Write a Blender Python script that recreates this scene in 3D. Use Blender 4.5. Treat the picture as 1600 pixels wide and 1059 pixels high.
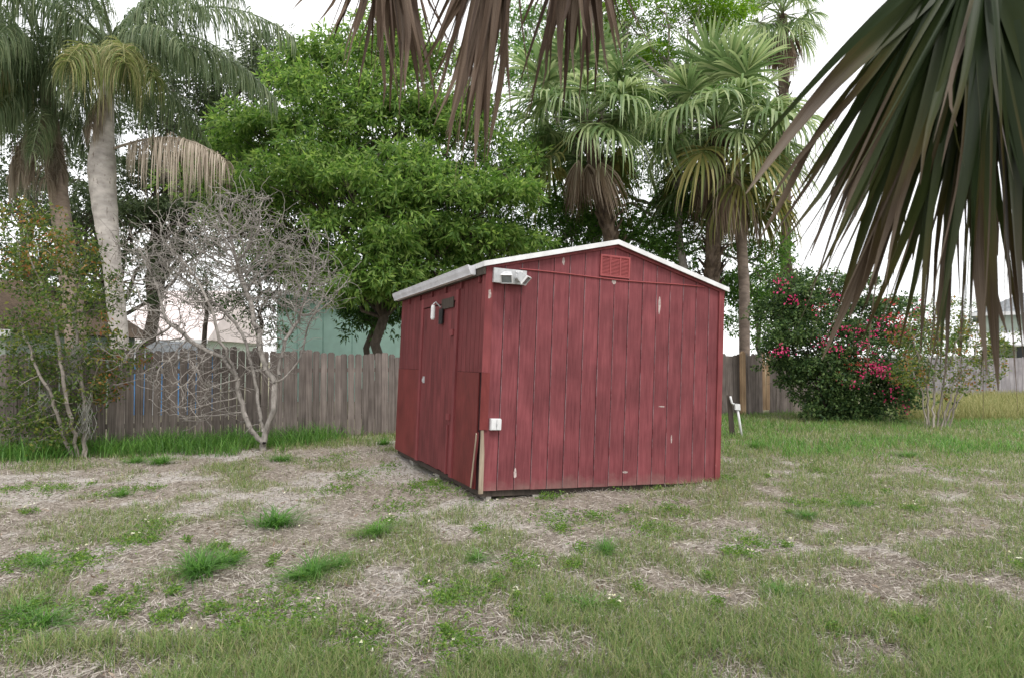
import bpy, math, random
import numpy as np
from mathutils import Vector

random.seed(7)
RNG = np.random.default_rng(11)
R = math.radians
for o in list(bpy.data.objects):
    bpy.data.objects.remove(o)
scene = bpy.context.scene
COL = scene.collection

# ------------------------------------------------------------------ camera
FPX, CXP, CYP, HOR, CAMH = 1040.0, 800.0, 529.5, 562.4, 1.60
PITCH = math.atan((HOR - CYP) / FPX)
cam_data = bpy.data.cameras.new('camera')
cam_data.sensor_width = 36.0
cam_data.lens = 36.0 * FPX / 1600.0
cam_data.clip_start = 0.05
cam_data.clip_end = 2000
cam_data.dof.use_dof = True
cam_data.dof.focus_distance = 9.0
cam_data.dof.aperture_fstop = 7.0
cam = bpy.data.objects.new('camera', cam_data)
cam.location = (0, 0, CAMH)
cam.rotation_euler = (R(90) + PITCH, 0, 0)
COL.objects.link(cam)
scene.camera = cam

# ------------------------------------------------------------------ sky, sun, exposure
SUN_EL, SUN_AZ = 58.0, 155.0          # high soft sun behind the camera, to its right
world = bpy.data.worlds.new('World')
scene.world = world
world.use_nodes = True
wt = world.node_tree
wt.nodes.clear()
w_out = wt.nodes.new('ShaderNodeOutputWorld')
w_bg = wt.nodes.new('ShaderNodeBackground')
w_sky = wt.nodes.new('ShaderNodeTexSky')
w_sky.sky_type = 'NISHITA'
w_sky.sun_disc = False
w_sky.sun_elevation = R(SUN_EL)
w_sky.sun_rotation = R(SUN_AZ)
w_mix = wt.nodes.new('ShaderNodeMixRGB')
w_co = wt.nodes.new('ShaderNodeTexCoord')
w_noise = wt.nodes.new('ShaderNodeTexNoise')
w_noise.inputs['Scale'].default_value = 2.2
w_noise.inputs['Detail'].default_value = 5
w_ramp = wt.nodes.new('ShaderNodeValToRGB')     # cloud deck: thin and thick areas
w_ramp.color_ramp.elements[0].position = 0.25
w_ramp.color_ramp.elements[0].color = (0.78, 0.78, 0.78, 1)
w_ramp.color_ramp.elements[1].position = 0.60
w_ramp.color_ramp.elements[1].color = (0.97, 0.97, 0.97, 1)
w_mix.inputs['Color2'].default_value = (9.9, 9.9, 9.95, 1)
wt.links.new(w_co.outputs['Generated'], w_noise.inputs['Vector'])
wt.links.new(w_noise.outputs['Fac'], w_ramp.inputs['Fac'])
wt.links.new(w_ramp.outputs['Color'], w_mix.inputs['Fac'])
wt.links.new(w_sky.outputs['Color'], w_mix.inputs['Color1'])
wt.links.new(w_mix.outputs['Color'], w_bg.inputs['Color'])
w_bg.inputs['Strength'].default_value = 0.10
wt.links.new(w_bg.outputs['Background'], w_out.inputs['Surface'])

sun_data = bpy.data.lights.new('sun', 'SUN')
sun_data.energy = 1.5
sun_data.angle = R(18)
sun_data.color = (1.0, 0.96, 0.9)
sun = bpy.data.objects.new('sun', sun_data)
sun.rotation_euler = (R(90 - SUN_EL), 0, R(180 - SUN_AZ))
sun.location = (6, -12, 20)
COL.objects.link(sun)

scene.view_settings.view_transform = 'Standard'
scene.view_settings.look = 'None'
scene.view_settings.gamma = 1.0
scene.view_settings.use_curve_mapping = False
scene.view_settings.exposure = 0.78

# ------------------------------------------------------------------ pixel -> place
def px(x, y, Y):
    """point on the sight line of photo pixel (x, y) at distance Y in front"""
    dx, dz = (x - CXP) / FPX, -(y - CYP) / FPX
    fy = math.cos(PITCH) - math.sin(PITCH) * dz
    fz = math.sin(PITCH) + math.cos(PITCH) * dz
    k = Y / fy
    return np.array([dx * k, Y, CAMH + fz * k])

def gp(x, y):
    """point of the flat ground seen at photo pixel (x, y)"""
    dx, dz = (x - CXP) / FPX, -(y - CYP) / FPX
    fy = math.cos(PITCH) - math.sin(PITCH) * dz
    fz = math.sin(PITCH) + math.cos(PITCH) * dz
    k = -CAMH / fz
    return np.array([dx * k, fy * k, 0.0])

# ------------------------------------------------------------------ materials
def nd(nt, kind, **kw):
    n = nt.nodes.new(kind)
    for k, v in kw.items():
        setattr(n, k, v)
    return n

def new_mat(name, rough=0.8):
    m = bpy.data.materials.new(name)
    m.use_nodes = True
    b = m.node_tree.nodes['Principled BSDF']
    b.inputs['Roughness'].default_value = rough
    b.inputs['Specular IOR Level'].default_value = 0.25
    return m, m.node_tree, b

def ramp(nt, stops):
    r = nd(nt, 'ShaderNodeValToRGB')
    el = r.color_ramp.elements
    while len(el) < len(stops):
        el.new(0.5)
    for e, (p, c) in zip(el, stops):
        e.position = p
        e.color = (*c, 1)
    return r

def plain(name, col, rough=0.7, var=0.12, scale=8.0, bump=0.0, metallic=0.0):
    m, nt, b = new_mat(name, rough)
    tc = nd(nt, 'ShaderNodeTexCoord')
    n = nd(nt, 'ShaderNodeTexNoise')
    n.inputs['Scale'].default_value = scale
    n.inputs['Detail'].default_value = 6
    nt.links.new(tc.outputs['Object'], n.inputs['Vector'])
    lo = tuple(c * (1 - var * 1.6) for c in col)
    hi = tuple(min(1, c * (1 + var)) for c in col)
    r = ramp(nt, [(0.3, lo), (0.7, hi)])
    nt.links.new(n.outputs['Fac'], r.inputs['Fac'])
    nt.links.new(r.outputs['Color'], b.inputs['Base Color'])
    b.inputs['Metallic'].default_value = metallic
    if bump:
        bp = nd(nt, 'ShaderNodeBump')
        bp.inputs['Strength'].default_value = bump
        bp.inputs['Distance'].default_value = 0.02
        nt.links.new(n.outputs['Fac'], bp.inputs['Height'])
        nt.links.new(bp.outputs['Normal'], b.inputs['Normal'])
    return m

def wood(name, dark, light, streak=(45, 45, 1.6), var=0.5, worn=None, worn_at=0.68, rough=0.85, bump=0.35, obj_random=True, edge=None):
    """vertical grain; worn = colour that shows through where the coat has gone"""
    m, nt, b = new_mat(name, rough)
    tc = nd(nt, 'ShaderNodeTexCoord')
    oi = nd(nt, 'ShaderNodeObjectInfo')
    off = nd(nt, 'ShaderNodeVectorMath', operation='ADD')
    sc = nd(nt, 'ShaderNodeVectorMath', operation='SCALE')
    sc.inputs['Scale'].default_value = 37.0
    comb = nd(nt, 'ShaderNodeCombineXYZ')
    for k in 'XYZ':
        nt.links.new(oi.outputs['Random'], comb.inputs[k])
    nt.links.new(comb.outputs['Vector'], sc.inputs[0])
    nt.links.new(tc.outputs['Object'], off.inputs[0])
    nt.links.new(sc.outputs['Vector'], off.inputs[1])
    mp = nd(nt, 'ShaderNodeMapping')
    mp.inputs['Scale'].default_value = streak
    nt.links.new(off.outputs['Vector'], mp.inputs['Vector'])
    n = nd(nt, 'ShaderNodeTexNoise')
    n.inputs['Scale'].default_value = 1.0
    n.inputs['Detail'].default_value = 7
    n.inputs['Roughness'].default_value = 0.6
    nt.links.new(mp.outputs['Vector'], n.inputs['Vector'])
    r = ramp(nt, [(0.28, dark), (0.72, light)])
    nt.links.new(n.outputs['Fac'], r.inputs['Fac'])
    col = r.outputs['Color']
    n2 = nd(nt, 'ShaderNodeTexNoise')              # broad blotches
    n2.inputs['Scale'].default_value = 2.3
    n2.inputs['Detail'].default_value = 6
    nt.links.new(off.outputs['Vector'], n2.inputs['Vector'])
    hs = nd(nt, 'ShaderNodeHueSaturation')
    mr = nd(nt, 'ShaderNodeMapRange')
    mr.inputs['From Min'].default_value = 0.3
    mr.inputs['From Max'].default_value = 0.7
    mr.inputs['To Min'].default_value = 0.74
    mr.inputs['To Max'].default_value = 1.22
    nt.links.new(n2.outputs['Fac'], mr.inputs['Value'])
    val = mr.outputs['Result']
    if obj_random:
        mr2 = nd(nt, 'ShaderNodeMapRange')
        mr2.inputs['To Min'].default_value = 1 - var * 0.5
        mr2.inputs['To Max'].default_value = 1 + var * 0.5
        nt.links.new(oi.outputs['Random'], mr2.inputs['Value'])
        mu = nd(nt, 'ShaderNodeMath', operation='MULTIPLY')
        nt.links.new(mr.outputs['Result'], mu.inputs[0])
        nt.links.new(mr2.outputs['Result'], mu.inputs[1])
        val = mu.outputs['Value']
    nt.links.new(val, hs.inputs['Value'])
    nt.links.new(col, hs.inputs['Color'])
    col = hs.outputs['Color']
    if worn:
        mp3 = nd(nt, 'ShaderNodeMapping')
        mp3.inputs['Scale'].default_value = (14, 14, 3.5)
        nt.links.new(off.outputs['Vector'], mp3.inputs['Vector'])
        n3 = nd(nt, 'ShaderNodeTexNoise')
        n3.inputs['Scale'].default_value = 1.0
        n3.inputs['Detail'].default_value = 8
        n3.inputs['Roughness'].default_value = 0.72
        nt.links.new(mp3.outputs['Vector'], n3.inputs['Vector'])
        r3 = ramp(nt, [(worn_at, (0, 0, 0)), (worn_at + 0.035, (1, 1, 1))])
        nt.links.new(n3.outputs['Fac'], r3.inputs['Fac'])
        mx = nd(nt, 'ShaderNodeMixRGB')
        mx.inputs['Color2'].default_value = (*worn, 1)
        nt.links.new(r3.outputs['Color'], mx.inputs['Fac'])
        nt.links.new(col, mx.inputs['Color1'])
        col = mx.outputs['Color']
    if edge:
        # paint rubbed off in stretches along one long edge of each board
        sx = nd(nt, 'ShaderNodeSeparateXYZ')
        nt.links.new(tc.outputs['Generated'], sx.inputs[0])
        lt = nd(nt, 'ShaderNodeMath', operation='LESS_THAN'); lt.inputs[1].default_value = 0.028
        nt.links.new(sx.outputs['X'], lt.inputs[0])
        mp4 = nd(nt, 'ShaderNodeMapping'); mp4.inputs['Scale'].default_value = (3, 3, 4.5)
        nt.links.new(off.outputs['Vector'], mp4.inputs['Vector'])
        n4 = nd(nt, 'ShaderNodeTexNoise'); n4.inputs['Scale'].default_value = 1.0; n4.inputs['Detail'].default_value = 7; n4.inputs['Roughness'].default_value = 0.7
        nt.links.new(mp4.outputs['Vector'], n4.inputs['Vector'])
        r4 = ramp(nt, [(0.38, (0, 0, 0)), (0.66, (1, 1, 1))])
        nt.links.new(n4.outputs['Fac'], r4.inputs['Fac'])
        m4 = nd(nt, 'ShaderNodeMath', operation='MULTIPLY')
        nt.links.new(lt.outputs[0], m4.inputs[0]); nt.links.new(r4.outputs['Color'], m4.inputs[1])
        mx4 = nd(nt, 'ShaderNodeMixRGB'); mx4.inputs['Color2'].default_value = (*edge, 1)
        nt.links.new(m4.outputs[0], mx4.inputs['Fac']); nt.links.new(col, mx4.inputs['Color1'])
        col = mx4.outputs['Color']
        # mud splashed up the foot of the boards
        mu5 = nd(nt, 'ShaderNodeMath', operation='MULTIPLY_ADD'); mu5.inputs[1].default_value = 0.16; mu5.inputs[2].default_value = -0.035
        nt.links.new(n4.outputs['Fac'], mu5.inputs[0])
        l5 = nd(nt, 'ShaderNodeMath', operation='SUBTRACT')
        nt.links.new(mu5.outputs[0], l5.inputs[0]); nt.links.new(sx.outputs['Z'], l5.inputs[1])
        h5 = nd(nt, 'ShaderNodeMath', operation='MULTIPLY', use_clamp=True); h5.inputs[1].default_value = 7.0
        nt.links.new(l5.outputs[0], h5.inputs[0])
        mx5 = nd(nt, 'ShaderNodeMixRGB'); mx5.inputs['Color2'].default_value = (0.26, 0.20, 0.17, 1)
        nt.links.new(h5.outputs[0], mx5.inputs['Fac']); nt.links.new(col, mx5.inputs['Color1'])
        col = mx5.outputs['Color']
    nt.links.new(col, b.inputs['Base Color'])
    bp = nd(nt, 'ShaderNodeBump')
    bp.inputs['Strength'].default_value = bump
    bp.inputs['Distance'].default_value = 0.004
    nt.links.new(n.outputs['Fac'], bp.inputs['Height'])
    nt.links.new(bp.outputs['Normal'], b.inputs['Normal'])
    return m

def leaf_mat(name, cols, transl=0.35, rough=0.5, attr=False, spec=0.3):
    """cols: colours spread over the leaves one by one"""
    m = bpy.data.materials.new(name)
    m.use_nodes = True
    nt = m.node_tree
    b = nt.nodes['Principled BSDF']
    b.inputs['Roughness'].default_value = rough
    b.inputs['Specular IOR Level'].default_value = spec
    g = nd(nt, 'ShaderNodeNewGeometry')
    oi = nd(nt, 'ShaderNodeObjectInfo')
    add = nd(nt, 'ShaderNodeMath', operation='ADD')
    mu = nd(nt, 'ShaderNodeMath', operation='MULTIPLY')
    mu.inputs[1].default_value = 0.3
    ad2 = nd(nt, 'ShaderNodeMath', operation='SUBTRACT')
    ad2.inputs[1].default_value = 0.15
    nt.links.new(oi.outputs['Random'], mu.inputs[0])
    nt.links.new(mu.outputs[0], ad2.inputs[0])
    nt.links.new(g.outputs['Random Per Island'], add.inputs[0])
    nt.links.new(ad2.outputs[0], add.inputs[1])
    n = len(cols)
    r = ramp(nt, [((i + 0.5) / n, c) for i, c in enumerate(cols)])
    nt.links.new(add.outputs[0], r.inputs['Fac'])
    nt.links.new(r.outputs['Color'], b.inputs['Base Color'])
    out = nt.nodes['Material Output']
    if transl > 0:
        t = nd(nt, 'ShaderNodeBsdfTranslucent')
        hs = nd(nt, 'ShaderNodeHueSaturation')
        hs.inputs['Value'].default_value = 1.5
        hs.inputs['Saturation'].default_value = 1.1
        nt.links.new(r.outputs['Color'], hs.inputs['Color'])
        nt.links.new(hs.outputs['Color'], t.inputs['Color'])
        mx = nd(nt, 'ShaderNodeMixShader')
        mx.inputs[0].default_value = transl
        nt.links.new(b.outputs[0], mx.inputs[1])
        nt.links.new(t.outputs[0], mx.inputs[2])
        nt.links.new(mx.outputs[0], out.inputs['Surface'])
    return m

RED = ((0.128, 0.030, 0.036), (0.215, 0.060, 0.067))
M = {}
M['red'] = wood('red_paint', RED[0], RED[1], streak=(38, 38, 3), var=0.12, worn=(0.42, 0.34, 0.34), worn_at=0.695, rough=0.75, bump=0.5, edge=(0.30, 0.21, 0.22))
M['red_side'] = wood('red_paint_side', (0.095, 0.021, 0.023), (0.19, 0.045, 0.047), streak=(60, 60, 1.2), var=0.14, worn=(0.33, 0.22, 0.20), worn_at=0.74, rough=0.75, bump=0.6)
M['red_new'] = wood('red_paint_newer', (0.125, 0.023, 0.022), (0.175, 0.036, 0.034), streak=(30, 30, 6), var=0.06, rough=0.65, bump=0.25)
M['red_trim'] = wood('red_trim', (0.15, 0.032, 0.036), (0.22, 0.055, 0.058), streak=(30, 30, 2), var=0.1, worn=(0.5, 0.45, 0.43), worn_at=0.70, rough=0.7)
M['red_dark'] = plain('red_groove', (0.022, 0.008, 0.010), 0.9, 0.3, 30)
M['chalky'] = plain('chalky_bare_wood', (0.44, 0.36, 0.34), 0.9, 0.3, 40)
M['red_metal'] = plain('red_vent_paint', (0.29, 0.068, 0.07), 0.5, 0.08, 12)
M['raw_wood'] = wood('weathered_raw_wood', (0.16, 0.12, 0.085), (0.42, 0.35, 0.27), streak=(60, 60, 3), var=0.1)
M['dark_wood'] = wood('dark_wood', (0.035, 0.028, 0.024), (0.085, 0.068, 0.055), streak=(40, 40, 2), var=0.2)
M['fence'] = wood('weathered_fence', (0.085, 0.068, 0.06), (0.235, 0.20, 0.182), streak=(38, 38, 1.3), var=0.55, worn=(0.09, 0.065, 0.05), worn_at=0.66, bump=0.6)
M['fence_new'] = wood('newer_cedar', (0.30, 0.19, 0.11), (0.50, 0.35, 0.22), streak=(38, 38, 1.3), var=0.2, bump=0.4)
M['white'] = plain('white_painted_metal', (0.66, 0.66, 0.67), 0.5, 0.10, 7)
M['gutter'] = plain('dirty_white_gutter', (0.60, 0.60, 0.64), 0.45, 0.10, 5)
M['roof'] = plain('grey_roofing', (0.12, 0.12, 0.125), 0.9, 0.3, 25, 0.4)
M['concrete'] = plain('concrete', (0.34, 0.32, 0.29), 0.95, 0.2, 18, 0.5)
M['plastic'] = plain('off_white_plastic', (0.66, 0.66, 0.67), 0.45, 0.06, 14)
M['lamp_grey'] = plain('cast_lamp_grey', (0.46, 0.47, 0.48), 0.45, 0.12, 25)
M['lens'] = plain('lamp_lens', (0.20, 0.22, 0.23), 0.15, 0.15, 20)
M['black'] = plain('black_metal', (0.02, 0.02, 0.022), 0.5, 0.2, 20)
M['bark_grey'] = wood('grey_bark', (0.16, 0.14, 0.12), (0.36, 0.32, 0.28), streak=(14, 14, 4), var=0.1, bump=0.8)
M['bark_dark'] = wood('dark_bark', (0.045, 0.036, 0.028), (0.12, 0.098, 0.078), streak=(12, 12, 4), var=0.1, bump=0.8)
M['bark_dead'] = wood('bleached_dead_wood', (0.15, 0.135, 0.12), (0.40, 0.37, 0.34), streak=(25, 25, 7), var=0.1, bump=0.6)
M['palm_white'] = wood('queen_palm_trunk', (0.30, 0.27, 0.25), (0.56, 0.52, 0.48), streak=(5, 5, 9), var=0.1, worn=(0.15, 0.12, 0.10), worn_at=0.60, bump=0.5)
M['palm_tan'] = wood('tan_palm_trunk', (0.17, 0.13, 0.105), (0.34, 0.27, 0.22), streak=(5, 5, 11), var=0.1, bump=0.7)
M['palm_brown'] = wood('booted_palm_trunk', (0.05, 0.036, 0.027), (0.17, 0.125, 0.09), streak=(12, 12, 6), var=0.2, bump=0.9)
M['lf_bright'] = leaf_mat('bright_leaves', [(0.075, 0.145, 0.034), (0.12, 0.22, 0.05), (0.175, 0.29, 0.07), (0.265, 0.37, 0.10)], 0.52)
M['lf_dark'] = leaf_mat('dark_leaves', [(0.035, 0.08, 0.022), (0.06, 0.125, 0.032), (0.095, 0.18, 0.045)], 0.42)
M['lf_oak'] = leaf_mat('oak_leaves', [(0.04, 0.06, 0.028), (0.065, 0.095, 0.04), (0.10, 0.13, 0.06)], 0.35)
M['lf_mid'] = leaf_mat('mid_leaves', [(0.06, 0.13, 0.03), (0.095, 0.195, 0.042), (0.155, 0.275, 0.06)], 0.48)
M['lf_lime'] = leaf_mat('lime_leaves', [(0.10, 0.20, 0.02), (0.16, 0.29, 0.03), (0.24, 0.36, 0.045)], 0.5)
M['lf_shrub'] = leaf_mat('shrub_leaves', [(0.055, 0.10, 0.025), (0.09, 0.15, 0.035), (0.14, 0.20, 0.045), (0.21, 0.22, 0.055)], 0.42)
M['lf_orange'] = leaf_mat('orange_leaves', [(0.15, 0.15, 0.03), (0.30, 0.18, 0.045), (0.34, 0.12, 0.06), (0.22, 0.17, 0.04)], 0.4)
M['bract'] = leaf_mat('magenta_bracts', [(0.48, 0.025, 0.12), (0.62, 0.05, 0.19), (0.72, 0.10, 0.24)], 0.35)
M['bract_dull'] = leaf_mat('coral_bracts', [(0.42, 0.06, 0.06), (0.55, 0.10, 0.09)], 0.35)
M['moss'] = leaf_mat('grey_moss', [(0.20, 0.20, 0.18), (0.32, 0.32, 0.29)], 0.3, 0.9)
M['queen'] = leaf_mat('queen_palm_leaflets', [(0.085, 0.125, 0.06), (0.12, 0.17, 0.085), (0.17, 0.22, 0.115), (0.24, 0.28, 0.16)], 0.38, 0.4)
M['queen_yellow'] = leaf_mat('yellowing_leaflets', [(0.10, 0.15, 0.05), (0.16, 0.21, 0.07), (0.24, 0.27, 0.10), (0.38, 0.35, 0.19)], 0.38, 0.45)
M['queen_dead'] = leaf_mat('dry_leaflets', [(0.22, 0.18, 0.14), (0.34, 0.29, 0.23), (0.44, 0.38, 0.31)], 0.25, 0.7)
M['sabal'] = leaf_mat('fan_palm_leaf', [(0.12, 0.185, 0.075), (0.18, 0.255, 0.11), (0.25, 0.325, 0.15), (0.36, 0.42, 0.22)], 0.42, 0.36)
M['sabal_old'] = leaf_mat('olive_fan_leaf', [(0.09, 0.12, 0.035), (0.17, 0.19, 0.06), (0.28, 0.25, 0.09)], 0.3, 0.45)
M['sabal_dead'] = leaf_mat('dead_fan_leaf', [(0.14, 0.095, 0.065), (0.25, 0.18, 0.13), (0.36, 0.29, 0.23)], 0.2, 0.7)
M['fibre'] = leaf_mat('dry_flower_stalks', [(0.16, 0.13, 0.115), (0.26, 0.22, 0.20)], 0.1, 0.9)
M['petiole'] = plain('green_petiole', (0.13, 0.16, 0.06), 0.5, 0.2, 10)
M['petiole_dead'] = plain('brown_petiole', (0.16, 0.105, 0.065), 0.7, 0.3, 10)
M['grass'] = leaf_mat('grass_blades', [(0.09, 0.16, 0.040), (0.13, 0.21, 0.055), (0.185, 0.255, 0.08), (0.29, 0.29, 0.14)], 0.35, 0.55)
M['grass_lush'] = leaf_mat('lush_grass', [(0.07, 0.17, 0.035), (0.11, 0.24, 0.05), (0.165, 0.31, 0.07)], 0.4, 0.45)
M['straw'] = leaf_mat('dry_straw', [(0.14, 0.115, 0.093), (0.25, 0.215, 0.18), (0.38, 0.34, 0.295), (0.52, 0.48, 0.435)], 0.1, 0.85)
M['weed'] = leaf_mat('weed_leaves', [(0.08, 0.17, 0.032), (0.13, 0.24, 0.045), (0.21, 0.31, 0.06)], 0.35, 0.5)
M['petal'] = leaf_mat('white_petals', [(0.75, 0.74, 0.66), (0.8, 0.78, 0.6), (0.75, 0.72, 0.5)], 0.3, 0.6)
M['tallgrass'] = leaf_mat('yellow_tall_grass', [(0.18, 0.20, 0.07), (0.27, 0.27, 0.11), (0.36, 0.33, 0.16)], 0.3, 0.7)
M['mint'] = plain('mint_stucco', (0.43, 0.64, 0.57), 0.8, 0.06, 3, 0.1)
M['mint_dark'] = plain('mint_joint', (0.22, 0.38, 0.33), 0.9, 0.1, 6)
M['pinkroof'] = plain('pale_pink_roof', (0.66, 0.58, 0.57), 0.8, 0.08, 2)
M['bluepaint'] = plain('blue_paint', (0.12, 0.30, 0.60), 0.6, 0.12, 6)
M['brownroof'] = plain('brown_shingle', (0.12, 0.085, 0.06), 0.9, 0.3, 14, 0.4)
M['siding'] = plain('sage_siding', (0.40, 0.46, 0.40), 0.7, 0.06, 4)
M['greyshingle'] = plain('grey_shingle', (0.36, 0.38, 0.41), 0.9, 0.2, 12, 0.3)
M['greyfence'] = wood('grey_far_fence', (0.22, 0.20, 0.21), (0.36, 0.34, 0.36), streak=(9, 9, 1.0), var=0.2)
M['glass'] = plain('window_glass', (0.05, 0.06, 0.07), 0.08, 0.1, 3)

# ------------------------------------------------------------------ mesh tools
def np_mesh(name, V, faces):
    """faces: list of int arrays (m,3) or (m,4)"""
    me = bpy.data.meshes.new(name)
    V = np.asarray(V, np.float32)
    me.vertices.add(len(V))
    me.vertices.foreach_set('co', V.ravel())
    faces = [np.asarray(f, np.int32) for f in faces if len(f)]
    loops = np.concatenate([f.ravel() for f in faces])
    sizes = np.concatenate([np.full(len(f), f.shape[1], np.int32) for f in faces])
    starts = np.concatenate([[0], np.cumsum(sizes)[:-1]]).astype(np.int32)
    me.loops.add(len(loops))
    me.loops.foreach_set('vertex_index', loops)
    me.polygons.add(len(sizes))
    me.polygons.foreach_set('loop_start', starts)
    me.polygons.foreach_set('loop_total', sizes)
    me.update(calc_edges=True)
    return me

class MB:
    """collects shapes into ONE mesh"""
    def __init__(s):
        s.v, s.f = [], []
    def add(s, vs, fs):
        n = len(s.v)
        s.v += [tuple(map(float, p)) for p in vs]
        s.f += [tuple(n + i for i in f) for f in fs]
        return s
    def box(s, a, b):
        (x0, y0, z0), (x1, y1, z1) = a, b
        return s.add([(x0, y0, z0), (x1, y0, z0), (x1, y1, z0), (x0, y1, z0), (x0, y0, z1), (x1, y0, z1), (x1, y1, z1), (x0, y1, z1)],
                     [(0, 3, 2, 1), (4, 5, 6, 7), (0, 1, 5, 4), (1, 2, 6, 5), (2, 3, 7, 6), (3, 0, 4, 7)])
    def prism(s, poly, vec):
        n = len(poly)
        top = [tuple(np.add(p, vec)) for p in poly]
        fs = [tuple(range(n - 1, -1, -1)), tuple(range(n, 2 * n))]
        fs += [(i, (i + 1) % n, n + (i + 1) % n, n + i) for i in range(n)]
        return s.add(list(poly) + top, fs)
    def tube(s, pts, rad, sides=6, cap=True):
        V, F = tube_np(np.array(pts, float), np.broadcast_to(np.array(rad, float), (len(pts),)), sides)
        n = len(s.v)
        s.v += [tuple(p) for p in V.tolist()]
        s.f += [tuple(n + i for i in f) for f in F.tolist()]
        if cap:
            s.f.append(tuple(n + i for i in range(sides - 1, -1, -1)))
            m = n + len(V) - sides
            s.f.append(tuple(m + i for i in range(sides)))
        return s
    def mesh(s, name):
        me = bpy.data.meshes.new(name)
        me.from_pydata(s.v, [], s.f)
        me.update()
        return me

def tube_np(P, rad, sides):
    n = len(P)
    T = np.gradient(P, axis=0)
    T /= np.linalg.norm(T, axis=1)[:, None] + 1e-9
    ref = np.array([0, 0, 1.0]) if abs(T[0][2]) < 0.9 else np.array([1.0, 0, 0])
    A = np.zeros_like(P)
    a = np.cross(T[0], ref)
    for i in range(n):
        a = a - T[i] * np.dot(a, T[i])
        nn = np.linalg.norm(a)
        if nn < 1e-6:
            a = np.cross(T[i], [0.3, 0.9, 0.1]); nn = np.linalg.norm(a)
        a = a / nn
        A[i] = a
    B = np.cross(T, A)
    ang = np.linspace(0, 2 * np.pi, sides, endpoint=False)
    V = P[:, None, :] + rad[:, None, None] * (np.cos(ang)[None, :, None] * A[:, None, :] + np.sin(ang)[None, :, None] * B[:, None, :])
    i = np.arange(n - 1)[:, None] * sides
    j = np.arange(sides)[None, :]
    k = (j + 1) % sides
    F = np.stack([i + j, i + k, i + sides + k, i + sides + j], -1).reshape(-1, 4)
    return V.reshape(-1, 3), F

def link(name, me, mat, parent=None, smooth=False):
    o = bpy.data.objects.new(name, me)
    COL.objects.link(o)
    if mat is not None and len(me.materials) == 0:
        me.materials.append(M[mat] if isinstance(mat, str) else mat)
    if parent is not None:
        o.parent = parent
    if smooth:
        me.polygons.foreach_set('use_smooth', np.ones(len(me.polygons), bool))
    return o

def tag(o, label=None, cat=None, group=None, kind=None):
    if label: o['label'] = label
    if cat: o['category'] = cat
    if group: o['group'] = group
    if kind: o['kind'] = kind
    return o

def thing(name, label, cat, loc=(0, 0, 0), rot=(0, 0, 0), group=None):
    e = bpy.data.objects.new(name, None)
    e.empty_display_size = 0.2
    e.location = loc
    e.rotation_euler = rot
    COL.objects.link(e)
    return tag(e, label, cat, group)

# ---- value noise for the lawn
_H = np.random.default_rng(5).random((256, 256))
def vnoise(x, y, s, seed=0):
    x = np.asarray(x) / s + seed * 17.3
    y = np.asarray(y) / s + seed * 9.7
    xi, yi = np.floor(x).astype(int), np.floor(y).astype(int)
    fx, fy = x - xi, y - yi
    fx, fy = fx * fx * (3 - 2 * fx), fy * fy * (3 - 2 * fy)
    g = lambda a, b: _H[a % 256, b % 256]
    return (g(xi, yi) * (1 - fx) + g(xi + 1, yi) * fx) * (1 - fy) + (g(xi, yi + 1) * (1 - fx) + g(xi + 1, yi + 1) * fx) * fy
def fbm(x, y, s, seed=0):
    return (vnoise(x, y, s, seed) + 0.5 * vnoise(x, y, s / 2, seed + 1) + 0.25 * vnoise(x, y, s / 4, seed + 2)) / 1.75
def sstep(a, b, x):
    t = np.clip((np.asarray(x, float) - a) / (b - a), 0, 1)
    return t * t * (3 - 2 * t)

# the fence line, used by the ground too
F0, FD = np.array([-5.1, 13.3]), np.array([0.8887, 0.4585])
FN = np.array([FD[1], -FD[0]])                 # towards the camera
def fence_dist(x, y):
    return (np.asarray(x) - F0[0]) * FN[0] + (np.asarray(y) - F0[1]) * FN[1]

def ground_z(x, y):
    x, y = np.asarray(x, float), np.asarray(y, float)
    near = 1 - sstep(25, 60, np.hypot(x, y))
    return ((fbm(x, y, 2.6, 3) - 0.5) * 0.09 + (fbm(x, y, 0.5, 8) - 0.5) * 0.035) * near + 0.075 * np.exp(-((x - 2.7) ** 2 + (y - 8.5) ** 2) / 0.9) + 0.075 * np.exp(-((x + 0.9) ** 2 / 1.2 + (y - 8.3) ** 2 / 2.2)) + 0.05 * np.exp(-((x - 0.6) ** 2 / 1.2 + (y - 7.7) ** 2 / .5)) + 0.10 * np.exp(-((x + 1.95) ** 2 + (y - 10.6) ** 2) / 0.9)

def green(x, y):
    """how much grass grows here, 0..1"""
    x, y = np.asarray(x, float), np.asarray(y, float)
    f = 0.36 * fbm(x, y, 1.6, 21) + 0.64 * fbm(x, y, 0.40, 31)
    bias = -0.03 + 0.13 * sstep(-1.5, 2.5, x - 0.12 * (y - 5)) + 0.07 * (1 - sstep(3.6, 4.9, y + 0.12 * x))
    bias = bias + 0.26 * (1 - sstep(0.3, 2.2, fence_dist(x, y) + 0.8 * (fbm(x, y, 1.1, 44) - .5))) * (1 - sstep(-3.3, -0.6, x) * (1 - sstep(2.5, 4.5, x)))
    bias = bias + 0.20 * sstep(10.2, 12.0, y) * sstep(3.0, 4.2, x)
    bias = bias - 0.10 * (1 - sstep(0.3, 1.4, np.hypot(x + 1.6, (y - 7.8) * .7)))
    return np.clip(sstep(0.44, 0.66, f + bias), 0, 1)

def axis(lo, hi, d, far_lo, far_hi):
    core = np.arange(lo, hi + 1e-6, d)
    g = d * 1.25 ** np.arange(1, 60)
    up = hi + np.cumsum(g); up = np.append(up[up < far_hi], far_hi)
    dn = lo - np.cumsum(g); dn = np.append(dn[dn > far_lo], far_lo)[::-1]
    return np.concatenate([dn, core, up])

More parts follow.
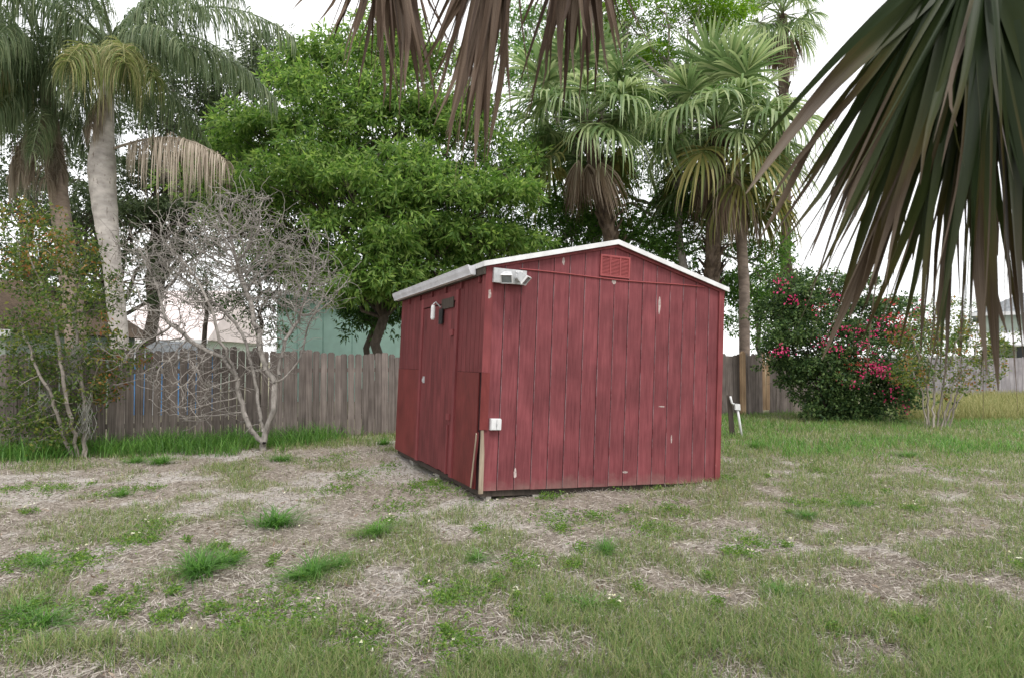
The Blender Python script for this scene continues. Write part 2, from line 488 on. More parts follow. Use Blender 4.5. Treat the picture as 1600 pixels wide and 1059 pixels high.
# ================================================================== GROUND
def build_ground():
    gx, gy = axis(-9, 11, 0.075, -450, 450), axis(2.4, 15, 0.075, -60, 700)
    X, Y = np.meshgrid(gx, gy)
    Z = ground_z(X, Y)
    V = np.stack([X, Y, Z], -1).reshape(-1, 3)
    nx, ny = len(gx), len(gy)
    i = (np.arange(ny - 1)[:, None] * nx + np.arange(nx - 1)[None, :]).reshape(-1, 1)
    me = np_mesh('ground', V, [np.concatenate([i, i + 1, i + nx + 1, i + nx], 1)])
    a = me.attributes.new('grown', 'FLOAT', 'POINT')
    a.data.foreach_set('value', green(V[:, 0], V[:, 1]).astype(np.float32))
    sand = sstep(0.54, 0.66, 0.6 * fbm(V[:, 0], V[:, 1], 1.1, 61) + 0.4 * fbm(V[:, 0], V[:, 1], 0.3, 71) + 0.05 * (1 - sstep(-1, 2, V[:, 0])))
    a = me.attributes.new('sandy', 'FLOAT', 'POINT')
    a.data.foreach_set('value', sand.astype(np.float32))
    m, nt, b = new_mat('sandy_lawn_soil', 0.95)
    ga = nd(nt, 'ShaderNodeAttribute', attribute_name='grown')
    sa = nd(nt, 'ShaderNodeAttribute', attribute_name='sandy')
    tc = nd(nt, 'ShaderNodeTexCoord')
    n1 = nd(nt, 'ShaderNodeTexNoise'); n1.inputs['Scale'].default_value = 5; n1.inputs['Detail'].default_value = 9; n1.inputs['Roughness'].default_value = 0.7
    n2 = nd(nt, 'ShaderNodeTexNoise'); n2.inputs['Scale'].default_value = 55; n2.inputs['Detail'].default_value = 6; n2.inputs['Roughness'].default_value = 0.75
    for n in (n1, n2):
        nt.links.new(tc.outputs['Object'], n.inputs['Vector'])
    thatch = ramp(nt, [(0.30, (0.165, 0.135, 0.108)), (0.55, (0.27, 0.233, 0.198)), (0.75, (0.38, 0.34, 0.30))])
    nt.links.new(n2.outputs['Fac'], thatch.inputs['Fac'])
    sandc = ramp(nt, [(0.35, (0.34, 0.31, 0.285)), (0.7, (0.48, 0.45, 0.425))])
    nt.links.new(n2.outputs['Fac'], sandc.inputs['Fac'])
    mx = nd(nt, 'ShaderNodeMixRGB')
    nt.links.new(sa.outputs['Fac'], mx.inputs['Fac'])
    nt.links.new(thatch.outputs['Color'], mx.inputs['Color1'])
    nt.links.new(sandc.outputs['Color'], mx.inputs['Color2'])
    soil = ramp(nt, [(0.3, (0.15, 0.145, 0.075)), (0.7, (0.25, 0.24, 0.13))])
    nt.links.new(n1.outputs['Fac'], soil.inputs['Fac'])
    mg = nd(nt, 'ShaderNodeMath', operation='MULTIPLY'); mg.inputs[1].default_value = 0.75
    nt.links.new(ga.outputs['Fac'], mg.inputs[0])
    mx2 = nd(nt, 'ShaderNodeMixRGB')
    nt.links.new(mg.outputs[0], mx2.inputs['Fac'])
    nt.links.new(mx.outputs['Color'], mx2.inputs['Color1'])
    nt.links.new(soil.outputs['Color'], mx2.inputs['Color2'])
    nt.links.new(mx2.outputs['Color'], b.inputs['Base Color'])
    bp = nd(nt, 'ShaderNodeBump'); bp.inputs['Strength'].default_value = 0.8; bp.inputs['Distance'].default_value = 0.02
    nt.links.new(n2.outputs['Fac'], bp.inputs['Height'])
    nt.links.new(bp.outputs['Normal'], b.inputs['Normal'])
    tag(link('ground', me, m, smooth=True), 'sandy yard ground with thin dry lawn', None, None, 'structure')
build_ground()

# ================================================================== SHED
SA, SYAW, SROLL = (-0.362, 7.275, 0.185), 0.4114, 0.0433
W, L, HW, HA = 3.25, 3.74, 2.47, 2.885
def gable_h(u):
    return HW + (HA - HW) * (1 - abs(u - W / 2) / (W / 2))

def build_shed():
    sh = thing('garden_shed', 'red wooden shed with white edged gable roof standing on the lawn', 'shed', SA, (0, SROLL, SYAW))
    P = lambda name, mb, mat, parent=sh: link(name, mb.mesh(name), mat, parent)
    # --- body behind the boards
    for v0, v1 in ((0.0, 0.02), (L - 0.02, L)):
        b = MB()
        b.prism([(0.02, v0, 0), (W - 0.02, v0, 0), (W - 0.02, v0, HW), (W / 2, v0, HA), (0.02, v0, HW)], (0, v1 - v0, 0))
        P('wall_backing', b, 'red_dark')
    P('wall_backing', MB().box((0.0, 0.021, 0), (0.02, L - 0.021, HW)), 'red_dark')
    P('wall_backing', MB().box((W - 0.02, 0.021, 0), (W, L - 0.021, HW)), 'red_dark')
    P('floor', MB().box((0.022, 0.022, 0.02), (W - 0.022, L - 0.022, 0.12)), 'dark_wood')
    # --- gable boards, each its own
    n, g = 16, 0.0095
    for face in (0, 1):
        for i in range(n):
            u0, u1 = i * W / n + g / 2, (i + 1) * W / n - g / 2
            dz = random.uniform(-0.004, 0.004)
            top = [(u1, gable_h(u1) - 0.012), (u0, gable_h(u0) - 0.012)]
            if u0 < W / 2 < u1:
                top.insert(1, (W / 2, HA - 0.012))
            poly = [(u0, dz), (u1, dz)] + top
            v0, d = (-0.013 + random.uniform(-.0012, .0012), 0.0128) if face == 0 else (L + 0.0002, 0.0128)
            P('board', MB().prism([(a, v0, c) for a, c in poly], (0, d, 0)), 'red')
    # --- side walls (u = 0 faces the door side)
    def side_board(v0, v1, w0, w1, mat, t=0.012, name='board', u=0.0):
        s = -1 if u == 0 else 1
        a, c = sorted((u + s * 0.0003, u + s * t))
        return P(name, MB().box((a, v0, w0), (c, v1, w1)), mat)
    SEAM = 1.28
    def strip(v0, v1, w0, w1, mat, k):
        d = (v1 - v0) / k
        for i in range(k):
            side_board(v0 + i * d + 0.004, v0 + (i + 1) * d - 0.004, w0, w1, mat)
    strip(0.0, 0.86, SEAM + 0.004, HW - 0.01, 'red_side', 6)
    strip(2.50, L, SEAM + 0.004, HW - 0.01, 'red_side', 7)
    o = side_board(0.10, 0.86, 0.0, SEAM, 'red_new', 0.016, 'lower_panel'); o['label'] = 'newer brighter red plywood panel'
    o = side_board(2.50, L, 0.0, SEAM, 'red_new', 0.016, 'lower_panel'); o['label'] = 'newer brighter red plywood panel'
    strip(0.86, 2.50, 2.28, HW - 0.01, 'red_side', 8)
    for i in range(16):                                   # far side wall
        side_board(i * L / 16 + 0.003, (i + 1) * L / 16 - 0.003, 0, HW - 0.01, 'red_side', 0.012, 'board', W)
    # --- door: planks, casing, hinge, hasp
    d = P('door', MB().box((-0.010, 0.97, 0.02), (-0.001, 2.38, 2.14)), 'red_dark')
    k = 9
    for i in range(k):
        a = 0.975 + i * 1.40 / k
        w1 = 2.135
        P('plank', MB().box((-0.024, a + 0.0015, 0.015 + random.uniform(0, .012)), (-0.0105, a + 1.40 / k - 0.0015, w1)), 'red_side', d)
    P('door_casing', MB().box((-0.036, 0.865, 0.0), (-0.0005, 0.962, 2.274)), 'red_trim')
    P('door_casing', MB().box((-0.036, 2.390, 0.0), (-0.0005, 2.495, 2.274)), 'red_trim')
    P('door_casing', MB().box((-0.034, 0.965, 2.150), (-0.0005, 2.388, 2.272)), 'red_side')
    P('cover_strip', MB().box((-0.044, 1.05, 0.02), (-0.025, 1.11, 0.62)), 'red_trim', d)
    for w in (0.68, 1.72):
        P('hinge', MB().box((-0.046, 1.0, w), (-0.0245, 1.12, w + 0.075)), 'red_trim', d)
    P('hasp', MB().box((-0.040, 2.20, 1.10), (-0.0245, 2.25, 1.19)).box((-0.055, 2.215, 1.12), (-0.0402, 2.235, 1.16)), 'lamp_grey', d)
    P('transom_gap', MB().box((-0.046, 1.02, 2.07), (-0.0345, 1.50, 2.20)), 'dark_wood')
    # lantern over the door
    ln = P('door_lamp', MB().box((-0.06, 1.42, 1.88), (-0.0462, 1.56, 2.08)), 'black')
    P('bracket', MB().tube([(-0.062, 1.49, 2.10), (-0.13, 1.49, 2.16), (-0.16, 1.49, 2.13)], 0.010, 6), 'lamp_grey', ln)
    P('glass', MB().tube([(-0.16, 1.49, 1.93), (-0.16, 1.49, 1.95), (-0.16, 1.49, 2.09), (-0.16, 1.49, 2.12)], [0.02, 0.028, 0.028, 0.020], 10), 'plastic', ln)
    # --- corner and rake trims
    tr = P('corner_trim', MB().box((-0.030, -0.034, SEAM + 0.003), (0.060, -0.0145, HW + 0.0)), 'red_trim')
    tr['label'] = 'peeling red corner board'
    P('corner_trim', MB().box((-0.030, -0.034, 0.66), (0.062, -0.0145, SEAM)), 'red_new')
    P('corner_trim', MB().box((-0.031, -0.0142, SEAM + 0.003), (-0.0125, 0.075, HW - 0.02)), 'red_side')
    P('corner_post', MB().prism([(-0.012, -0.032, -0.03), (0.040, -0.032, -0.03), (0.036, -0.032, 0.40), (0.018, -0.032, 0.655), (-0.012, -0.032, 0.655)], (0, 0.0185, 0)), 'raw_wood')
    P('splintered_trim', MB().prism([(-0.020, 0.12, 0.0), (-0.020, 0.20, 0.02), (-0.020, 0.055, 0.60), (-0.020, 0.012, 0.63), (-0.020, 0.02, 0.50)], (-0.016, 0, 0)), 'red_side')
    P('splintered_trim', MB().prism([(-0.0385, 0.128, 0.01), (-0.0385, 0.150, 0.01), (-0.0385, 0.036, 0.62), (-0.0385, 0.018, 0.60)], (-0.010, 0.0, 0)), 'raw_wood')
    P('corner_trim', MB().box((W - 0.050, -0.036, -0.02), (W + 0.030, -0.0145, HW - 0.02)), 'red_trim')
    # --- roof
    OV, FO = 0.065, 0.06
    ang = math.atan2(HA - HW, W / 2)
    for s in (0, 1):
        ue = -OV if s == 0 else W + OV
        ze = HW - OV * math.tan(ang)
        t = 0.028
        prof = [(ue, -FO, ze + 0.004), (W / 2, -FO, HA + 0.004), (W / 2, -FO, HA + t), (ue, -FO, ze + t)]
        P('roof_panel', MB().prism(prof, (0, L + 2 * FO, 0)), 'roof')
        for v0 in (-FO - 0.0222, L + FO + 0.0022):
            e = [(ue - (0.004 if s == 0 else -0.004), v0, ze - 0.018), (W / 2, v0, HA - 0.018), (W / 2, v0, HA + t + 0.010), (ue - (0.004 if s == 0 else -0.004), v0, ze + t + 0.010)]
            P('rake_edge', MB().prism(e, (0, 0.02, 0)), 'white')
        r0 = [(ue + (0.03 if s == 0 else -0.03), -0.038, ze - 0.040), (W / 2, -0.038, HA - 0.052), (W / 2, -0.038, HA + 0.001), (ue + (0.03 if s == 0 else -0.03), -0.038, ze + 0.008)]
        P('rake_board', MB().prism(r0, (0, 0.0225, 0)), 'red_trim')
    ze = HW - OV * math.tan(ang)
    P('eave_edge', MB().box((-OV - 0.012, -FO - 0.02, ze - 0.02), (-OV - 0.002, 0.30, ze + 0.036)), 'white')
    P('fascia', MB().box((-OV + 0.004, -FO + 0.01, ze - 0.10), (-OV + 0.024, L + FO, ze + 0.001)), 'dark_wood')
    P('soffit', MB().box((-OV + 0.0245, 0.0, HW - 0.10), (-0.0125, L, HW - 0.085)), 'dark_wood')
    for v in np.arange(0.15, L, 0.61):
        P('rafter_tail', MB().box((-OV + 0.0246, v, HW - 0.19), (-0.013, v + 0.04, HW - 0.1005)), 'red_side')
    # gutter: open trough with an ogee front
    gx = -OV - 0.003
    zt = ze + 0.012
    pr = [(gx, zt), (gx, zt - 0.092), (gx - 0.060, zt - 0.092), (gx - 0.070, zt - 0.068), (gx - 0.086, zt - 0.038), (gx - 0.094, zt - 0.010), (gx - 0.094, zt + 0.003),
          (gx - 0.084, zt + 0.003), (gx - 0.084, zt - 0.010), (gx - 0.077, zt - 0.036), (gx - 0.062, zt - 0.064), (gx - 0.055, zt - 0.085), (gx - 0.007, zt - 0.085), (gx - 0.007, zt)]
    gt = P('gutter', MB().prism([(a, 0.20, c) for a, c in pr], (0, L - 0.20 + FO, 0)), 'gutter')
    cap = [(a, 0.196, c) for a, c in pr[:7]]
    P('end_cap', MB().prism(cap, (0, -0.004, 0)), 'gutter', gt)
    P('end_cap', MB().prism([(a, L + FO + 0.0045, c) for a, c in pr[:7]], (0, -0.004, 0)), 'gutter', gt)
    P('lip', MB().box((gx - 0.099, 0.20, zt + 0.0035), (gx - 0.080, L + FO, zt + 0.0105)), 'white', gt)
    P('lip', MB().box((gx - 0.064, 0.20, zt - 0.0995), (gx - 0.003, L + FO, zt - 0.0925)), 'white', gt)
    # --- gable vent
    u0, u1, w0, w1 = 1.415, 1.83, 2.475, 2.735
    v = P('gable_vent', MB().box((u0, -0.0185, w0), (u1, -0.0145, w1)), 'red_dark')
    t = 0.022
    fr = MB().box((u0, -0.034, w0), (u1, -0.0187, w0 + t)).box((u0, -0.034, w1 - t), (u1, -0.0187, w1))
    fr.box((u0, -0.034, w0 + t), (u0 + t, -0.0187, w1 - t)).box((u1 - t, -0.034, w0 + t), (u1, -0.0187, w1 - t))
    for a in (1 / 3, 2 / 3):
        c = u0 + (u1 - u0) * a
        fr.box((c - 0.008, -0.033, w0 + t), (c + 0.008, -0.0187, w1 - t))
    P('frame', fr, 'red_metal', v)
    for i in range(13):
        w = w0 + t + 0.006 + i * (w1 - w0 - 2 * t) / 13
        P('slat', MB().prism([(u0 + t, -0.030, w), (u0 + t, -0.027, w - 0.003), (u0 + t, -0.0188, w + 0.010), (u0 + t, -0.022, w + 0.012)], (u1 - u0 - 2 * t, 0, 0)), 'red_metal', v)
    # --- bare spots where the paint has come off
    for (cu, cw, ru, rw) in ((2.285, 2.19, 0.018, 0.115), (0.93, 2.60, 0.020, 0.05), (1.62, 2.42, 0.035, 0.03), (2.36, 0.95, 0.05, 0.010), (0.02, 2.14, 0.022, 0.06), (2.52, 0.55, 0.012, 0.05), (0.42, 0.18, 0.02, 0.06), (1.86, 0.16, 0.04, 0.014)):
        k = 11
        v0 = -0.0152 if cu > 0.05 else -0.0348
        pts = [(cu + ru * math.cos(6.283 * i / k) * random.uniform(.6, 1.1), v0, cw + rw * math.sin(6.283 * i / k) * random.uniform(.75, 1.1)) for i in range(k)]
        P('bare_patch', MB().prism(pts, (0, 0.0006, 0)), 'chalky')
    # --- cable across the gable, with clips
    ca, cb = np.array([0.37, -0.0225, 2.455]), np.array([2.96, -0.0225, 2.475])
    pts = [ca + (cb - ca) * s + np.array([0, 0, -0.012 * math.sin(math.pi * s) + 0.006 * math.sin(9 * s)]) for s in np.linspace(0, 1, 14)]
    P('cable', MB().tube(pts, 0.0075, 6), 'red_metal')
    # --- twin floodlight
    fl = P('floodlight', MB().box((0.045, -0.075, 2.27), (0.44, -0.0385, 2.43)), 'lamp_grey')
    P('mount_plate', MB().box((0.30, -0.089, 2.31), (0.385, -0.0752, 2.42)), 'plastic', fl)
    def head(cu, cw, yaw, tilt, name='lamp_head'):
        b = MB()
        prof = [(-0.07, 0.026), (-0.055, 0.036), (0.01, 0.047), (0.035, 0.050)]
        rings = []
        for y, h in prof:
            rings.append([(-h * 1.15, y, -h), (h * 1.15, y, -h), (h * 1.15, y, h), (-h * 1.15, y, h)])
        vs = [p for r in rings for p in r]
        fs = [(0, 1, 2, 3)]
        for r in range(3):
            fs += [(4 * r + i, 4 * r + 4 + i, 4 * r + 4 + (i + 1) % 4, 4 * r + (i + 1) % 4) for i in range(4)]
        fs.append((15, 14, 13, 12))
        rot = lambda p: rotp(p, yaw, tilt, (cu, -0.19, cw))
        b.add([rot(p) for p in vs], fs)
        hd = P(name, b, 'lamp_grey', fl)
        rb = MB()
        e = 0.055
        out = [(-e * 1.15, 0.036, -e), (e * 1.15, 0.036, -e), (e * 1.15, 0.036, e), (-e * 1.15, 0.036, e)]
        o2 = [(x, 0.056, z) for x, _, z in out]
        inn = [(x * 0.86, 0.056, z * 0.86) for x, _, z in out]
        in2 = [(x, 0.040, z) for x, _, z in inn]
        rb.add([rot(p) for p in out + o2 + inn + in2], [(i, (i + 1) % 4, 4 + (i + 1) % 4, 4 + i) for i in range(4)] + [(4 + i, 4 + (i + 1) % 4, 8 + (i + 1) % 4, 8 + i) for i in range(4)] + [(8 + i, 8 + (i + 1) % 4, 12 + (i + 1) % 4, 12 + i) for i in range(4)])
        P('rim', rb, 'white', fl)
        P('lens', MB().add([rot((x, 0.046, z)) for x, _, z in inn], [(0, 1, 2, 3)]), 'lens', fl)
        P('arm', MB().tube([(cu * 0.6 + 0.24 * 0.4, -0.08, 2.33), (cu, -0.15, cw + 0.01), tuple(rot((0, -0.10, 0)))], 0.016, 7), 'lamp_grey', fl)
    def rotp(p, yaw, tilt, c):
        x, y, z = p
        y = -y                                     # opens away from the wall
        y, z = y * math.cos(tilt) - z * math.sin(tilt), y * math.sin(tilt) + z * math.cos(tilt)
        x, y = x * math.cos(yaw) - y * math.sin(yaw), x * math.sin(yaw) + y * math.cos(yaw)
        return (x + c[0], y + c[1], z + c[2])
    head(0.155, 2.325, R(-32), R(38))
    head(0.345, 2.330, R(46), R(40))
    # --- weatherproof outlet box
    ob = P('outlet_box', MB().box((0.085, -0.062, 0.66), (0.205, -0.0142, 0.785)), 'plastic')
    P('cover', MB().box((0.090, -0.074, 0.665), (0.148, -0.0623, 0.780)), 'white', ob)
    P('cover', MB().box((0.152, -0.080, 0.668), (0.202, -0.0623, 0.777)), 'plastic', ob)
    P('latch', MB().box((0.145, -0.088, 0.71), (0.153, -0.0745, 0.735)), 'lamp_grey', ob)
    # --- sill beam and blocks
    P('sill_beam', MB().box((0.03, 0.023, -0.07), (W - 0.03, 0.11, 0.019)), 'dark_wood')
    P('sill_beam', MB().box((0.03, 0.12, -0.07), (0.12, L - 0.03, 0.019)), 'dark_wood')
    P('sill_beam', MB().box((0.03, L - 0.11, -0.07), (W - 0.03, L - 0.024, 0.019)), 'dark_wood')
    for u, v0 in ((0.10, 0.03), (0.66, 0.01), (1.7, 0.05), (2.6, 0.05), (0.06, 1.6), (0.06, 2.9), (2.6, 3.4), (1.4, 3.4)):
        P('foundation_block', MB().box((u, v0, -0.36), (u + (0.06 if u == 0.10 else 0.15), v0 + 0.20, -0.0705)), 'concrete')
    return sh
build_shed()

# ================================================================== FENCE
def build_fence():
    x0, y0 = F0 + FD * (-6.5)
    yaw = math.atan2(FD[1], FD[0])
    fe = thing('board_fence', 'long weathered grey board fence running behind the red shed', 'fence', (x0, y0, 0), (0, 0, yaw))
    var = []
    for k in range(9):
        h = 1.80 + random.uniform(-0.05, 0.035)
        w = 0.140 + random.uniform(-0.012, 0.004)
        c = random.choice([0.025, 0.03, 0.035])
        t = 0.017
        poly = [(-w / 2, 0, 0.015), (w / 2, 0, 0.015), (w / 2, 0, h - c), (w / 2 - c, 0, h), (-w / 2 + c, 0, h), (-w / 2, 0, h - c)]
        me = MB().prism(poly, (0, t, 0)).mesh('picket')
        me.materials.append(M['fence'])
        var.append(me)
    n = int(24.6 / 0.146)
    for i in range(n):
        s = 0.08 + i * 0.146
        X = x0 + FD[0] * s; Y = y0 + FD[1] * s
        xp = CXP + FPX * X / Y
        dz = -0.045 * math.sin(s * 0.8) - 0.03 * random.random() + float(ground_z(X, Y))
        if 1230 < xp < 1300: dz -= 0.10
        if 1138 < xp < 1146 or 1168 < xp < 1176: dz -= 0.09
        o = link('picket', var[random.randrange(9)], None, fe)
        o.location = (s, random.uniform(-0.007, 0.007), dz)
        o.rotation_euler = (random.uniform(-.012, .012), random.uniform(-.012, .012), random.uniform(-.02, .02))
        if 1188 < xp < 1204:
            o.location.z += 0.10
            o.data = o.data.copy(); o.data.materials.clear(); o.data.materials.append(M['fence_new'])
            o['label'] = 'newer tan fence board'
    for z in (0.35, 1.35):
        link('rail', MB().box((0, 0.03, z), (24.5, 0.068, z + 0.085)).mesh('rail'), 'fence', fe)
    for i in range(11):
        s = 0.2 + i * 2.4
        link('post', MB().box((s, 0.069, -0.3), (s + 0.09, 0.16, 1.72)).mesh('post'), 'fence', fe)
    # tan post in front of the boards, right of the shed
    q = None
    for s in np.arange(0, 24, 0.02):
        X, Y = x0 + FD[0] * s, y0 + FD[1] * s
        if CXP + FPX * X / Y > 1157:
            q = s; break
    p = link('post', MB().prism([(q - 0.075, -0.115, -0.3), (q + 0.075, -0.115, -0.3), (q + 0.075, -0.115, 1.78), (q, -0.115, 1.86), (q - 0.075, -0.115, 1.80)], (0, 0.09, 0)).mesh('post'), 'fence_new', fe)
    p['label'] = 'newer tan post in front of the grey boards'
build_fence()

# ================================================================== FOLIAGE TOOLS
def unit(v):
    return v / (np.linalg.norm(v, axis=-1, keepdims=True) + 1e-9)

def leaf_quads(P, D, length, width, fold=0.15, rng=RNG):
    """one folded diamond per leaf: P base points, D long axes"""
    n = len(P)
    D = unit(D)
    S = unit(np.cross(D, rng.normal(size=(n, 3))))
    N = np.cross(S, D)
    l = (length * rng.uniform(0.5, 1.4, n))[:, None]
    w = (width * rng.uniform(0.75, 1.2, n))[:, None]
    mid = P + D * l * 0.45 + N * l * fold
    V = np.stack([P, mid + S * w / 2, P + D * l, mid - S * w / 2], 1).reshape(-1, 3)
    F = np.arange(n * 4).reshape(-1, 4)
    return V, F

def blob_points(c, r, n, rng=RNG, shell=0.55, flat_bottom=0.35):
    d = unit(rng.normal(size=(n, 3)))
    low = d[:, 2] < -0.2
    flip = low & (rng.random(n) > flat_bottom)
    d[flip, 2] *= -1
    k = shell + (1 - shell) * np.sqrt(rng.random(n))
    return np.asarray(c) + d * k[:, None] * np.asarray(r), d

def crown(lobes, subs, clusters, leaves, leaf, droop=0.5, sub_r=(0.75, 0.75, 0.38), spread=0.12, rng=RNG):
    """lobes: list of (centre, radius vec). -> mesh arrays, sub-lobe centres"""
    Ps, Ds, cents = [], [], []
    for c, r in lobes:
        k = max(3, int(subs * (r[0] * r[2]) ** 0.9))
        sc, sd = blob_points(c, np.array(r) * 0.82, k, rng, 0.45)
        for q, d in zip(sc, sd):
            cents.append(q)
            sr = np.array(sub_r) * rng.uniform(0.65, 1.25)
            m = int(clusters * rng.uniform(0.6, 1.3))
            cp, cd = blob_points(q, sr, m, rng, 0.35, 0.3)
            P = np.repeat(cp, leaves, 0)
            D = np.repeat(cd * 0.5 + d * 0.25, leaves, 0) + rng.normal(size=(m * leaves, 3)) * 0.75
            D[:, 2] -= droop * rng.uniform(0.5, 1.6, len(D))
            P = P + unit(D) * rng.uniform(0, spread, (len(D), 1))
            Ps.append(P); Ds.append(D)
    P, D = np.concatenate(Ps), np.concatenate(Ds)
    V, F = leaf_quads(P, D, leaf[0], leaf[1], 0.12, rng)
    return V, F, cents

def limb(a, b, r0, r1, n=7, wob=0.12, sag=0.0, rng=RNG):
    a, b = np.asarray(a, float), np.asarray(b, float)
    t = np.linspace(0, 1, n)[:, None]
    P = a + (b - a) * t
    w = rng.normal(size=(n, 3)) * wob * np.linalg.norm(b - a) * 0.12
    w[0] = 0; w[-1] = 0
    P = P + w
    P[:, 2] += (np.sin(np.pi * t[:, 0])) * sag
    return P, np.linspace(r0, r1, n)

def merge(parts):
    Vs, Fs, n = [], [], 0
    for V, F in parts:
        Vs.append(V); Fs.append(np.asarray(F) + n); n += len(V)
    return np.concatenate(Vs), np.concatenate(Fs)

def broad_tree(name, label, base, trunk_top, lobes, bark, leafmat, subs, clusters, leaves, leaf, tr=(0.2, 0.12), cat='tree', group=None, droop=0.5, sub_r=(0.75, 0.75, 0.38), twigs=True, extra=None):
    base = np.asarray(base, float)
    t = thing(name, label, cat, tuple(base), group=group)
    P, r = limb(base + [0, 0, -0.15], trunk_top, tr[0], tr[1], 9, 0.15)
    V, F = tube_np(P, r, 9)
    link('trunk', np_mesh('trunk', V - base, [F]), bark, t, True)
    lv, lf, cents = crown(lobes, subs, clusters, leaves, leaf, droop, sub_r)
    parts = []
    for c, rr in lobes:
        k = RNG.integers(4, 9)
        st = P[min(k, 8)]
        LP, lr = limb(st, c, tr[1] * 0.62, tr[1] * 0.2, 7, 0.25, 0.25)
        parts.append(tube_np(LP, lr, 6))
        if twigs:
            near = [q for q in cents if np.all(np.abs(q - c) < np.array(rr) * 1.05)]
            for q in near[:14]:
                TP, t_r = limb(LP[RNG.integers(3, 7)], q, tr[1] * 0.16, 0.008, 5, 0.3)
                parts.append(tube_np(TP, t_r, 4))
    V, F = merge(parts)
    link('branches', np_mesh('branches', V - base, [F]), bark, t, True)
    link('crown', np_mesh('crown', lv - base, [lf]), leafmat, t)
    if extra:
        extra(t, base, cents)
    return t

def pl(x, y, r, Y, ry=None, rz=1.0):
    """lobe given by a photo disc at distance Y"""
    k = Y / FPX
    return (px(x, y, Y), (r * k, (ry or r * k * 0.9), r * k * rz))

